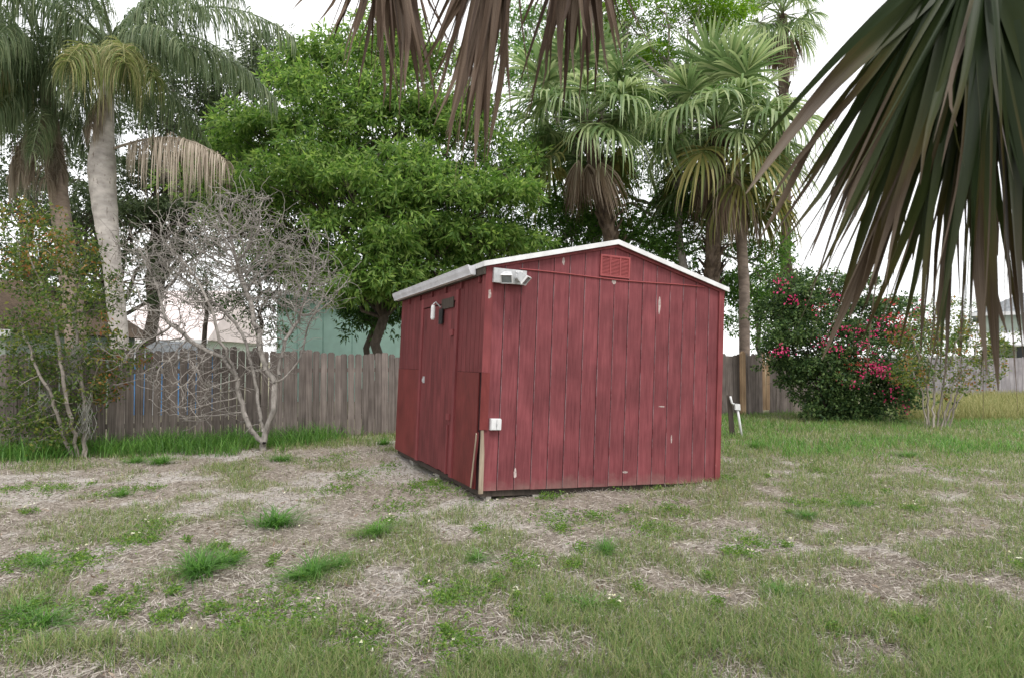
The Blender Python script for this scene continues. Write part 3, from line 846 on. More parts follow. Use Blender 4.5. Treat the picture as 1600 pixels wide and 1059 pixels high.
# ================================================================== TREES BEHIND THE FENCE
def trees():
    Y = 18.5
    lobes = [pl(455, 292, 95, 17.6, rz=.75), pl(560, 300, 80, 17.2, rz=.75), pl(340, 290, 62, 18.2, rz=.7), pl(690, 310, 85, 17.4, rz=.8), pl(785, 325, 75, 17.9, rz=.8),
             pl(620, 205, 105, 18.8), pl(500, 180, 95, 18.8, rz=.85), pl(715, 215, 85, 18.9), pl(405, 215, 70, 18.9, rz=.8), pl(545, 110, 75, 19.4),
             pl(655, 120, 60, 19.6), pl(740, 385, 70, 18.2, rz=.7), pl(575, 385, 62, 17.0, rz=.7), pl(585, 440, 52, 16.8, rz=.7), pl(535, 365, 48, 17.2, rz=.7),
             pl(470, 110, 50, 19.6), pl(815, 395, 45, 18.6, rz=.7), pl(420, 350, 60, 18.4, rz=.7), pl(800, 270, 55, 19, rz=.8), pl(640, 440, 60, 18.2, rz=.8), pl(480, 420, 48, 18.4, rz=.7), pl(690, 400, 60, 17.8, rz=.8), pl(360, 250, 60, 19, rz=.7), pl(600, 60, 60, 20), pl(770, 400, 50, 17.9, rz=.8), pl(505, 440, 45, 17.8, rz=.8), pl(560, 470, 40, 17.2, rz=.8), pl(625, 455, 48, 17.2, rz=.8), pl(690, 440, 45, 17.5, rz=.8), pl(380, 310, 55, 18.2, rz=.8), pl(345, 350, 45, 18.4, rz=.8), pl(440, 400, 50, 18.4, rz=.8), pl(610, 340, 70, 17.0, rz=.8), pl(510, 240, 70, 18, rz=.8), pl(640, 270, 60, 17.6, rz=.8)]
    base = px(592, 575, Y); base[2] = 0
    broad_tree('broadleaf_tree', 'large bright green tree with drooping leaf clusters behind the fence', base, px(600, 330, Y), lobes, 'bark_dark', 'lf_bright', 14, 19, 9, (0.20, 0.060), (0.16, 0.11), droop=0.75, sub_r=(0.74, 0.74, 0.30))
    # darker tree whose low leaves hang before the mint house
    Y = 20.5
    lobes = [pl(655, 400, 85, Y), pl(600, 470, 55, 19.8, rz=.8), pl(690, 330, 90, Y), pl(540, 490, 36, 20, rz=.8), pl(600, 300, 90, 21), pl(500, 250, 90, 21.5), pl(720, 450, 60, Y), pl(640, 500, 34, 20), pl(790, 390, 60, 21), pl(470, 340, 70, 21.5), pl(420, 430, 46, 21), pl(520, 420, 46, 21), pl(760, 220, 60, 21.5), pl(570, 500, 34, 19.6, rz=.7)]
    base = px(568, 575, Y); base[2] = 0
    broad_tree('shade_tree', 'dark leaved tree hanging in front of the mint green house', base, px(600, 380, Y), lobes, 'bark_dark', 'lf_dark', 14, 22, 8, (0.15, 0.055), (0.11, 0.08), droop=0.6, sub_r=(0.7, 0.7, 0.5))
    # oak with hanging moss, left
    Y = 23.5
    lobes = [pl(300, 170, 75, Y), pl(390, 130, 60, Y), pl(250, 270, 60, Y, rz=.8), pl(330, 250, 55, Y, rz=.8), pl(440, 150, 55, Y), pl(215, 350, 45, 22.5, rz=.8), pl(290, 350, 50, 22.8, rz=.8), pl(360, 330, 50, 23, rz=.8), pl(420, 90, 50, 24), pl(240, 200, 50, 24), pl(230, 400, 34, 22.5, rz=.9), pl(290, 290, 55, 23.5), pl(340, 190, 60, 24), pl(270, 110, 50, 24.5), pl(370, 260, 50, 23.5), pl(300, 400, 40, 23)]
    base = px(228, 575, Y); base[2] = 0
    broad_tree('oak_tree', 'dull grey green oak with thin crown behind the queen palm', base, px(250, 330, Y), lobes, 'bark_dark', 'lf_oak', 10, 26, 8, (0.14, 0.06), (0.24, 0.17), droop=0.55, sub_r=(0.75, 0.75, 0.4))
    lobes = [pl(25, 320, 60, 22), pl(20, 420, 50, 21.5), pl(60, 220, 60, 22.5), pl(225, 445, 26, 21, rz=1.5), pl(130, 420, 45, 22), pl(150, 330, 50, 23), pl(205, 300, 45, 23), pl(130, 490, 40, 22), pl(60, 500, 42, 22), pl(250, 340, 40, 23), pl(90, 360, 50, 22.5)]
    base = px(40, 590, 22); base[2] = 0
    broad_tree('oak_tree', 'dark sparse oak with sky gaps behind the tan palm trunk', base, px(45, 400, 22), lobes, 'bark_dark', 'lf_oak', 9, 26, 8, (0.13, 0.055), (0.22, 0.15), droop=0.5)
    base = px(322, 575, 20.5); base[2] = 0
    broad_tree('evergreen_bush', 'dark upright bush between the pink roof and mint house', base, px(322, 470, 20.5), [pl(322, 480, 30, 20.5, rz=1.9), pl(320, 430, 24, 20.5, rz=1.5)], 'bark_dark', 'lf_dark', 9, 22, 8, (0.10, 0.04), (0.10, 0.06), cat='bush', sub_r=(0.45, 0.45, 0.4))
    base = px(170, 575, 27); base[2] = 0
    broad_tree('shade_tree', 'dark screen of foliage far behind the two left palms', base, px(170, 420, 27), [pl(80, 330, 55, 27), pl(150, 400, 50, 27), pl(210, 350, 45, 27), pl(60, 430, 50, 27), pl(250, 290, 45, 27.5), pl(130, 280, 50, 27.5), pl(20, 280, 50, 27), pl(150, 480, 40, 26.5), pl(40, 500, 36, 26.5), pl(300, 330, 40, 27), pl(360, 370, 40, 26.5)], 'bark_dark', 'lf_oak', 5, 26, 8, (0.17, 0.075), (0.22, 0.15), droop=0.5, sub_r=(0.85, 0.85, 0.5))
    base = px(405, 575, 20.8); base[2] = 0
    broad_tree('evergreen_bush', 'broad dark bush behind the bare grey shrub', base, px(405, 490, 20.8), [pl(375, 495, 42, 20.8, rz=1.1), pl(430, 490, 42, 20.8, rz=1.1), pl(400, 435, 40, 20.8), pl(455, 440, 30, 20.8)], 'bark_dark', 'lf_dark', 8, 22, 8, (0.12, 0.045), (0.10, 0.06), cat='bush', sub_r=(0.5, 0.5, 0.4))
    base = px(1188, 575, 22.6); base[2] = 0
    broad_tree('vine_bush', 'leafy green bush behind the slim palm trunk and fence', base, px(1185, 480, 22.6), [pl(1145, 450, 42, 22.6), pl(1190, 480, 40, 22.6), pl(1185, 420, 40, 22.6), pl(1150, 510, 38, 22.6), pl(1200, 530, 30, 22.4), pl(1140, 390, 36, 22.6)], 'bark_grey', 'lf_mid', 9, 24, 8, (0.13, 0.055), (0.10, 0.07), cat='bush', sub_r=(0.6, 0.6, 0.4))
    # fine leaved tree between the broadleaf and the fan palms
    Y = 23
    lobes = [pl(850, 130, 75, Y), pl(930, 90, 70, Y), pl(835, 250, 55, Y), pl(880, 330, 60, 22, rz=.8), pl(960, 360, 50, 22, rz=.8), pl(1060, 345, 50, 22), pl(1010, 130, 70, 24), pl(1190, 400, 35, 22.5, rz=1.2), pl(1060, 400, 40, 22), pl(820, 60, 50, 24), pl(990, 230, 80, 24), pl(1060, 180, 80, 24.5), pl(1150, 330, 60, 23), pl(1130, 130, 60, 25), pl(900, 220, 70, 24), pl(960, 300, 60, 23.5), pl(850, 400, 40, 22), pl(930, 400, 40, 22), pl(1150, 470, 34, 22.5, rz=1.3), pl(870, 370, 55, 22), pl(1000, 380, 55, 22), pl(1055, 370, 55, 22), pl(920, 350, 50, 22.5), pl(1090, 300, 50, 23)]
    base = px(940, 575, Y); base[2] = 0
    broad_tree('fine_leaved_tree', 'mid green airy tree rising behind the fan palms', base, px(935, 300, Y), lobes, 'bark_grey', 'lf_mid', 11, 28, 9, (0.12, 0.05), (0.20, 0.14), droop=0.4, sub_r=(0.75, 0.75, 0.42))
    Y = 21.5
    lobes = [pl(985, 40, 60, Y, rz=.6), pl(1075, 30, 75, Y, rz=.6), pl(1140, 35, 50, Y, rz=.6), pl(1020, -20, 80, Y, rz=.6), pl(1110, -30, 70, Y, rz=.6), pl(930, 10, 50, Y, rz=.6), pl(1050, 85, 36, Y, rz=.6)]
    base = px(1062, 575, Y); base[2] = 0
    broad_tree('feathery_tree', 'lime green feathery tree above the fan palm crowns', base, px(1062, 130, Y), lobes, 'bark_grey', 'lf_lime', 13, 32, 10, (0.10, 0.045), (0.15, 0.10), droop=0.25, sub_r=(0.8, 0.8, 0.25))
    # far right, low
    for (x, y, r, YY, lab, mat) in ((1500, 500, 34, 40, 'small olive tree far behind the bare bush', 'lf_shrub'), (1390, 520, 30, 44, 'round dark tree far beyond the flowering bush', 'lf_mid'), (1215, 440, 36, 30, 'yellowish green tree behind the slim palm trunk', 'lf_lime'), (1450, 535, 26, 37, 'low olive tree just beyond the far grey fence', 'lf_mid'), (1545, 545, 28, 31, 'rounded shrub before the sage house', 'lf_shrub')):
        base = px(x, 575, YY); base[2] = 0
        broad_tree('far_tree', lab, base, px(x, y + 30, YY), [pl(x, y, r, YY), pl(x - r * .8, y + r * .7, r * .7, YY), pl(x + r * .8, y + r * .6, r * .7, YY)], 'bark_dark', mat, 4, 22, 8, (0.15, 0.07), (0.16, 0.1), group=None)
trees()

# ================================================================== PALMS
def strip(P, S, w):
    """ribbon through P (n,3) with side vectors S and widths w -> V, quads (V folded along the middle)"""
    n = len(P)
    V = np.concatenate([P - S * w[:, None] / 2, P + S * w[:, None] / 2])
    i = np.arange(n - 1)
    return V, np.stack([i, i + 1, n + i + 1, n + i], 1)

def fan_frond(elev, pet, rad, droop, seed, closed=1.0, nseg=38):
    """fan leaf; grows along +X from the origin, gravity is -Z"""
    rng = np.random.default_rng(seed)
    e = R(elev)
    t = np.linspace(0, 1, 7)
    d0 = np.array([math.cos(e), 0, math.sin(e)])
    PP = np.outer(t, d0) * pet
    PP[:, 2] -= droop * 0.18 * pet * t ** 2
    hub = PP[-1]
    ax = unit(PP[-1] - PP[-2])
    side = np.array([0, 1.0, 0])
    nor = np.cross(ax, side)
    if nor[2] < 0: nor = -nor
    parts = [tube_np(PP, np.linspace(0.030, 0.014, 7), 5)]
    for k in range(nseg):
        a = (k / (nseg - 1) * 2 - 1) * R(125) * closed + rng.normal() * 0.03
        d = ax * math.cos(a) + side * math.sin(a) + nor * (0.22 * abs(math.sin(a)) + rng.normal() * 0.05)
        d = unit(d)
        start = hub + ax * 0.20 * rad * max(0, math.cos(a)) ** 2
        ln = rad * (0.62 + 0.38 * math.cos(a / 1.6)) * rng.uniform(0.88, 1.06)
        s = np.linspace(0, 1, 6)
        P = start + np.outer(s * ln, d)
        dr = droop * rng.uniform(0.7, 1.4)
        P[:, 2] -= dr * ln * 0.62 * s ** 2.3
        out = np.hypot(P[:, 0] - start[0], P[:, 1] - start[1])
        shrink = 1 - 0.35 * min(1, dr) * s ** 2
        P[:, :2] = start[:2] + (P[:, :2] - start[:2]) * shrink[:, None]
        sv = unit(np.cross(d, nor + rng.normal(size=3) * 0.25))
        w = np.array([0.018, 0.045, 0.050, 0.042, 0.026, 0.004]) * rad / 1.05
        V, F = strip(P, np.repeat(sv[None], 6, 0), w)
        parts.append((V, F))
    V, F = merge(parts)
    return np_mesh('fan_frond', V, [F])

FAN = {}
def fans():
    for i, (kind, el, pet, rad, dr, mat, cl) in enumerate((('up', 62, 0.95, 1.05, 0.35, 'sabal', .85), ('up', 45, 1.0, 1.1, 0.55, 'sabal', .9), ('mid', 22, 1.05, 1.1, 0.8, 'sabal', .95), ('mid', 8, 1.05, 1.1, 1.0, 'sabal', .95),
                                                       ('low', -15, 1.0, 1.05, 0.85, 'sabal', .95), ('low', -32, 0.95, 1.0, 0.85, 'sabal_old', .85), ('dead', -62, 0.85, 0.95, 1.2, 'sabal_dead', .45), ('dead', -74, 0.8, 0.9, 1.0, 'sabal_dead', .35))):
        me = fan_frond(el, pet, rad, dr, 100 + i, cl)
        me.materials.append(M[mat])
        FAN.setdefault(kind, []).append(me)
fans()

def booted_trunk(pts, rad, seed, boots=True):
    rng = np.random.default_rng(seed)
    P = np.array(pts, float)
    t = np.linspace(0, 1, 40)
    tt = np.linspace(0, 1, len(P))
    PP = np.stack([np.interp(t, tt, P[:, i]) for i in range(3)], 1)
    r = rad * (1 + 0.05 * rng.normal(size=40)) if boots else rad * (1 + 0.025 * (np.arange(40) % 2))
    parts = [tube_np(PP, np.asarray(r), 12)]
    if boots:
        for k in range(130):
            f = 0.35 + 0.65 * rng.random()
            c = np.array([np.interp(f, t, PP[:, i]) for i in range(3)])
            a = k * 2.4
            d = np.array([math.cos(a), math.sin(a), 0])
            p0 = c + d * rad * 0.85
            p1 = p0 + d * 0.12 + np.array([0, 0, 0.15]); p2 = p1 + d * 0.16 * rng.uniform(.3, 1.4) + np.array([rng.normal() * .05, rng.normal() * .05, 0.22 * rng.uniform(.3, 1.2)])
            sv = np.array([-d[1], d[0], 0])
            V, F = strip(np.array([p0, p1, p2]), np.repeat(sv[None], 3, 0), np.array([0.17, 0.11, 0.05]))
            parts.append((V, F))
            V2 = V + d * 0.025 + np.array([0, 0, -0.02])
            parts.append((V2, F))
    V, F = merge(parts)
    return V, F

def fan_palm(label, base, top, spec, boots, mat, rad, seed, scale=1.0, fibre=True):
    base, top = np.asarray(base, float), np.asarray(top, float)
    t = thing('fan_palm', label, 'palm tree', tuple(base))
    mid = (base + top) / 2 + np.array([0.12, 0, 0])
    V, F = booted_trunk([base + [0, 0, -0.2], base * .6 + mid * .4, mid, top], rad, seed, boots)
    link('trunk', np_mesh('trunk', V - base, [F]), mat, t, not boots)
    rng = np.random.default_rng(seed)
    i = 0
    for kind, n in spec:
        for k in range(n):
            me = FAN[kind][rng.integers(len(FAN[kind]))]
            o = link('frond', me, None, t)
            o.rotation_euler = (rng.normal() * 0.10, rng.normal() * 0.10, i * 2.39996 + rng.normal() * 0.2)
            off = {'up': 0.18, 'mid': 0.02, 'low': -0.12, 'dead': -0.3}[kind]
            o.location = tuple(top - base + np.array([0, 0, off + rng.normal() * 0.08]))
            s = scale * rng.uniform(0.82, 1.14) * (0.72 if kind == 'dead' else 1)
            o.scale = (s, s, s)
            i += 1
    if fibre:
        for k in range(5):
            parts = []
            a = rng.random() * 6.28
            c = top + np.array([math.cos(a) * 0.5, math.sin(a) * 0.5, 0.1])
            e = c + np.array([math.cos(a) * 0.5, math.sin(a) * 0.5, -0.75])
            P, r = limb(c, e, 0.02, 0.008, 7, 0.2, 0.3, rng)
            parts.append(tube_np(P, r, 4))
            for q in range(26):
                p = P[rng.integers(2, 7)]
                dd = unit(rng.normal(size=3) + np.array([0, 0, -0.6]))
                TP, tr = limb(p, p + dd * rng.uniform(.2, .5), 0.006, 0.003, 4, 0.6, 0, rng)
                parts.append(tube_np(TP, tr, 3))
            V, F = merge(parts)
            link('flower_stalk', np_mesh('flower_stalk', V - base, [F]), 'fibre', t)
    return t

def gz(p):
    p = np.array(p, float); p[2] = 0; return p
fan_palm('fan palm with brown dead skirt and thick trunk rising behind the shed ridge', gz(px(1000, 575, 20.2)), px(915, 190, 20.0), (('up', 15), ('mid', 15), ('low', 11), ('dead', 7)), True, 'palm_brown', 0.22, 41, 1.5)
fan_palm('fan palm with rough booted trunk behind the right roof slope', gz(px(1092, 575, 20.2)), px(1122, 200, 20.2), (('up', 18), ('mid', 16), ('low', 11), ('dead', 6)), True, 'palm_brown', 0.24, 42, 1.6)
fan_palm('fan palm on a slim smooth grey trunk beside the flowering bush', gz(px(1163, 575, 20.9)), px(1150, 250, 20.9), (('up', 3), ('mid', 6), ('low', 9), ('dead', 7)), False, 'palm_tan', 0.165, 43, 1.35, False)
fan_palm('tall far fan palm with a shaggy dead skirt against the sky', gz(px(1225, 575, 27)), px(1222, 25, 27), (('up', 10), ('mid', 9), ('low', 10), ('dead', 14)), True, 'palm_brown', 0.2, 44, 1.12)

def feather_frond(length, elev, curl, seed, leaf=0.62, hang=1.0, n=78):
    rng = np.random.default_rng(seed)
    s = np.linspace(0, 1, 26)
    ang = R(elev) - R(curl) * s ** 1.25
    st = length / 25
    x = np.concatenate([[0], np.cumsum(np.cos(ang[:-1]) * st)])
    z = np.concatenate([[0], np.cumsum(np.sin(ang[:-1]) * st)])
    P = np.stack([x, 0.06 * np.sin(s * 5 + seed), z], 1)
    parts = [tube_np(P, np.linspace(0.032, 0.006, 26), 5)]
    for k in range(n):
        f = 0.16 + 0.84 * k / (n - 1)
        p = np.array([np.interp(f, s, P[:, i]) for i in range(3)])
        p2 = np.array([np.interp(min(1, f + .02), s, P[:, i]) for i in range(3)])
        ax = unit(p2 - p + 1e-6)
        ll = leaf * (0.45 + 0.75 * math.sin(math.pi * min(1, f * 0.85 + 0.12))) 
        for sd in (-1, 1):
            for rep in range(2):
                d = unit(np.array([0, sd, 0]) * rng.uniform(0.5, 1.1) + ax * rng.uniform(0.25, 0.8) + np.array([0, 0, rng.normal() * 0.45]))
                ln = ll * rng.uniform(0.75, 1.15)
                q = np.linspace(0, 1, 5)
                L_ = p + np.outer(q * ln, d)
                h = hang * rng.uniform(0.75, 1.3)
                L_[:, 2] -= h * ln * 0.85 * q ** 1.7
                L_[:, :2] = p[:2] + (L_[:, :2] - p[:2]) * (1 - 0.5 * min(1, h) * q ** 1.5)[:, None]
                sv = unit(np.cross(d, [rng.normal() * .4, rng.normal() * .4, 1]))
                parts.append(strip(L_, np.repeat(sv[None], 5, 0), np.array([0.010, 0.024, 0.024, 0.017, 0.003])))
    V, F = merge(parts)
    return np_mesh('feather_frond', V, [F])

FEA = [feather_frond(3.7, 68, 75, 1), feather_frond(3.8, 45, 85, 2), feather_frond(3.7, 22, 78, 3), feather_frond(3.4, 5, 75, 4), feather_frond(3.0, -25, 50, 5, hang=1.1)]
for me in FEA: me.materials.append(M['queen'])
FEA_Y = feather_frond(2.7, 8, 70, 6, 0.9); FEA_Y.materials.append(M['queen_yellow'])
FEA_D = feather_frond(2.9, 18, 62, 7, 0.75, 1.25, 60); FEA_D.materials.append(M['queen_dead'])
FEA_B = feather_frond(1.7, -50, 40, 8, 0.6, 1.2, 50); FEA_B.materials.append(M['queen_dead'])

def feather_palm(label, path, radii, trunk_mat, fronds, seed):
    base = path[0].copy(); base[2] = 0
    t = thing('feather_palm', label, 'palm tree', tuple(base))
    P = np.array(path); tt = np.linspace(0, 1, len(P)); u = np.linspace(0, 1, 48)
    PP = np.stack([np.interp(u, tt, P[:, i]) for i in range(3)], 1)
    for i in range(3):
        PP[:, i] = np.convolve(np.pad(PP[:, i], 3, 'edge'), np.ones(7) / 7, 'valid')
    r = np.interp(u, tt, radii) * (1 + 0.03 * (np.arange(48) % 3 == 0))
    V, F = tube_np(PP, r, 14)
    link('trunk', np_mesh('trunk', V - base, [F]), trunk_mat, t, True)
    top = P[-1]
    for me, az, dz, sc in fronds:
        o = link('frond', me, None, t)
        o.location = tuple(top - base + np.array([0, 0, dz]))
        o.rotation_euler = (0, 0, R(az))
        o.scale = (sc, sc, sc)
        if me is FEA_D: o['label'] = 'dry grey frond hanging to the side'
        if me is FEA_Y: o['label'] = 'yellowing drooping frond'
    return t
Yq = 14.0
feather_palm('queen palm with whitish bulging trunk and long drooping fronds', [gz(px(196, 600, Yq)), px(186, 520, Yq), px(176, 420, Yq), px(164, 330, Yq), px(158, 262, Yq), px(164, 190, Yq), px(172, 78, Yq)], [0.19, 0.18, 0.175, 0.235, 0.27, 0.17, 0.10], 'palm_white',
             [(FEA[k], az, dz, sc) for k, az, dz, sc in ((0,20,0,1.2),(0,150,0,1.15),(0,270,.1,1.0),(0,75,0,1.1),(1,60,0,1.1),(1,195,0,1.1),(1,-20,0,1.0),(1,115,0,1.1),(1,235,0,.95),(1,10,0,1.1),(2,20,0,1.0),(2,150,0,1.1),(2,330,-.05,.75),(2,180,-.05,1.1),(3,175,-.1,1.0),(3,70,-.1,1.0),(3,140,-.1,1.0))] + [(FEA_Y, -50, -.2, .85), (FEA_Y, -78, -.35, .8), (FEA_Y, -28, -.3, .7), (FEA[4], -30, -.3, .7), (FEA[4], 120, -.3, .8), (FEA_D, -8, -2.15, 1.0), (FEA_B, -110, -.9, .6)], 51)
Yq = 14.8
feather_palm('palm with plain tan trunk and a skirt of dry brown fronds', [gz(px(124, 600, Yq)), px(118, 500, Yq), px(104, 400, Yq), px(92, 310, Yq), px(84, 240, Yq), px(70, 118, Yq)], [0.22, 0.205, 0.2, 0.19, 0.2, 0.13], 'palm_tan',
             [(FEA[k], az, dz, sc) for k, az, dz, sc in ((0,100,0,1.1),(0,200,0,1.15),(0,330,0,1.0),(1,150,0,1.15),(1,250,0,1.1),(1,10,.05,1.0),(1,290,0,1.0),(2,180,0,1.1),(2,215,0,1.1),(2,290,0,.9),(2,240,0,1.0),(3,165,-.1,1.1),(3,235,-.1,1.05),(3,320,-.1,.85),(3,275,-.1,.9),(4,200,-.15,1.0),(4,270,-.15,.9))] + [(FEA_Y, 255, -.3, .8), (FEA_B, 215, -1.0, .9), (FEA_B, 255, -1.1, .8), (FEA_B, 310, -1.1, .9), (FEA_B, 345, -1.0, .8), (FEA[4], 225, -.4, .9), (FEA[4], 300, -.5, .8), (FEA[4], 340, -.4, .7)], 52)

# ================================================================== BARE GREY SHRUB (space colonisation)
def colonise(roots, attractors, step, kill, reach, iters, rng, up=0.0):
    nodes = [np.array(p) for p, _ in roots]
    par = [q for _, q in roots]
    A = np.array(attractors)
    alive = np.ones(len(A), bool)
    N = np.array(nodes)
    for it in range(iters):
        if not alive.any(): break
        AA = A[alive]
        d = np.linalg.norm(AA[:, None, :] - N[None, :, :], axis=2)
        j = d.argmin(1); dm = d.min(1)
        ok = dm < reach
        if not ok.any(): break
        new, np_par = [], []
        for k in np.unique(j[ok]):
            dirs = unit(AA[ok & (j == k)] - N[k]).sum(0) + rng.normal(size=3) * 0.45
            dirs[2] += up
            new.append(N[k] + unit(dirs) * step); np_par.append(k)
        N = np.concatenate([N, np.array(new)]); par += np_par
        dn = np.linalg.norm(A[:, None, :] - np.array(new)[None], axis=2).min(1)
        alive &= dn > kill
    return N, np.array(par)

def skeleton_tubes(N, par, r_tip, power=2.4, rmax=0.07, sides=5):
    n = len(N)
    acc = np.zeros(n)
    kids = [[] for _ in range(n)]
    for i in range(n):
        if par[i] >= 0: kids[par[i]].append(i)
    rad = np.zeros(n)
    order = list(range(n))
    for i in reversed(order):
        rad[i] = r_tip if not kids[i] else min(rmax, sum(rad[k] ** power for k in kids[i]) ** (1 / power))
    parts = []
    seen = set()
    for i in range(n):                       # chains
        starts = kids[i] if (par[i] < 0 or len(kids[i]) > 1) else []
        for k in starts:
            ch = [i, k]
            while len(kids[ch[-1]]) == 1:
                ch.append(kids[ch[-1]][0])
            rr = rad[ch].copy(); rr[0] = min(rr[0], rad[ch[1]] * 1.15); rr[-1] *= 0.9
            parts.append(tube_np(N[ch], rr, sides if rr.max() > 0.012 else 3))
    return merge(parts), rad

def stems(paths):
    roots = []
    for pth in paths:
        prev = -1
        P = np.array(pth['p'], float)
        t = np.linspace(0, 1, len(P))
        seg = max(6, int(np.linalg.norm(np.diff(P, axis=0), axis=1).sum() / 0.11))
        u = np.linspace(0, 1, seg)
        Q = np.stack([np.interp(u, t, P[:, i]) for i in range(3)], 1) + RNG.normal(size=(seg, 3)) * 0.012
        if 'from' in pth:
            d = [np.linalg.norm(Q[0] - r[0]) for r in roots]
            prev = int(np.argmin(d))
            Q = Q[1:]
        for q in Q:
            roots.append((q, prev)); prev = len(roots) - 1
    return roots

def bare_shrub():
    rng = np.random.default_rng(77)
    Y = 11.8
    p = lambda x, y, dy=0: px(x, y, Y + dy)
    b = p(411, 703); b[2] = 0
    paths = [dict(p=[b, p(411, 685), p(428, 640), p(428, 605), p(432, 598)]),
             dict(p=[p(432, 600), p(418, 580), p(408, 545), p(402, 515), p(390, 470, .2), p(372, 420, .4)], **{'from': 1}),
             dict(p=[p(432, 600), p(452, 582), p(472, 560), p(478, 530)], **{'from': 1}),
             dict(p=[p(436, 594), p(438, 560), p(446, 530), p(470, 490, .3)], **{'from': 1}),
             dict(p=[p(412, 680), p(408, 655), p(400, 610, .15), p(392, 560, .2), p(380, 520, .3), p(345, 480, .5)], **{'from': 1}),
             dict(p=[p(409, 690), p(392, 670, -.1), p(376, 635, -.1), p(370, 590, -.15), p(350, 560, -.2), p(310, 540, -.3), p(285, 520, -.4), p(260, 500, -.5)], **{'from': 1}),
             dict(p=[p(372, 600, -.15), p(362, 570, -.2), p(340, 520, -.4), p(325, 470, -.5)], **{'from': 1})]
    roots = stems(paths)
    at = []
    for (x, y, r, n, dy) in ((345, 420, 95, 620, 0.3), (430, 430, 80, 420, 0.1), (290, 400, 80, 420, -.1), (260, 480, 60, 220, -.4), (480, 470, 50, 180, 0), (360, 350, 60, 240, .2), (310, 600, 60, 170, -.5), (470, 400, 50, 150, .2), (420, 540, 50, 110, 0), (230, 560, 45, 90, -.4), (235, 410, 50, 150, -.3), (400, 340, 50, 120, .2), (520, 430, 30, 70, .1)):
        for k in range(int(n * 0.8)):
            d = unit(rng.normal(size=3)) * (rng.random() ** (1 / 3))
            at.append(px(x, y, Y + dy) + d * np.array([r * Y / FPX, 0.8, r * Y / FPX]))
    N, par = colonise(roots, at, 0.075, 0.10, 1.0, 70, rng)
    n0 = len(N)
    ex, ep = [], []
    for i in range(len(roots) // 3, n0):
        for q in range(rng.integers(0, 2)):
            p0, last = N[i], i
            d = unit(rng.normal(size=3) * [1, .8, .8] + np.array([-0.25, 0, 0.6]))
            for st in range(rng.integers(3, 11)):
                d = unit(d + rng.normal(size=3) * 0.26)
                p0 = p0 + d * 0.06
                ex.append(p0); ep.append(last); last = n0 + len(ex) - 1
    N = np.concatenate([N, np.array(ex)]); par = np.concatenate([par, np.array(ep)])
    (V, F), rad = skeleton_tubes(N, par, 0.0050, 2.9, 0.062)
    t = thing('bare_shrub', 'leafless bleached grey shrub with tangled twigs before the fence', 'shrub', tuple(b))
    link('branches', np_mesh('branches', V - b, [F]), 'bark_dead', t, True)
bare_shrub()

# ================================================================== LEAFY SHRUBS
def leafy(name, label, cat, base, stem_paths, lobes, bark, mats, n_at, leaf, per, seed, r_tip=0.004, rmax=0.04, step=0.12):
    rng = np.random.default_rng(seed)
    base = np.asarray(base, float)
    roots = stems(stem_paths)
    at = []
    for (c, r, w) in lobes:
        for k in range(int(n_at * w)):
            at.append(c + unit(rng.normal(size=3)) * (rng.random() ** 0.4) * np.array(r))
    N, par = colonise(roots, at, step, step * 1.3, 2.5, 60, rng, 0.1)
    (V, F), rad = skeleton_tubes(N, par, r_tip, 2.3, rmax)
    t = thing(name, label, cat, tuple(base))
    link('branches', np_mesh('branches', V - base, [F]), bark, t, True)
    tips = N[len(roots):]
    pick = rng.random(len(tips))
    lo = 0.0
    for nm, mat, share, fn in mats:
        sel = tips[(pick >= lo) & (pick < lo + share)] if fn is None else tips[fn(tips)]
        lo += share if fn is None else 0
        if not len(sel): continue
        P = np.repeat(sel, per, 0) + rng.normal(size=(len(sel) * per, 3)) * 0.06
        D = rng.normal(size=P.shape); D[:, 2] -= 0.25
        V, F = leaf_quads(P, D, leaf[0], leaf[1], 0.12, rng)
        link(nm, np_mesh(nm, V - base, [F]), mat, t)
    return t, tips

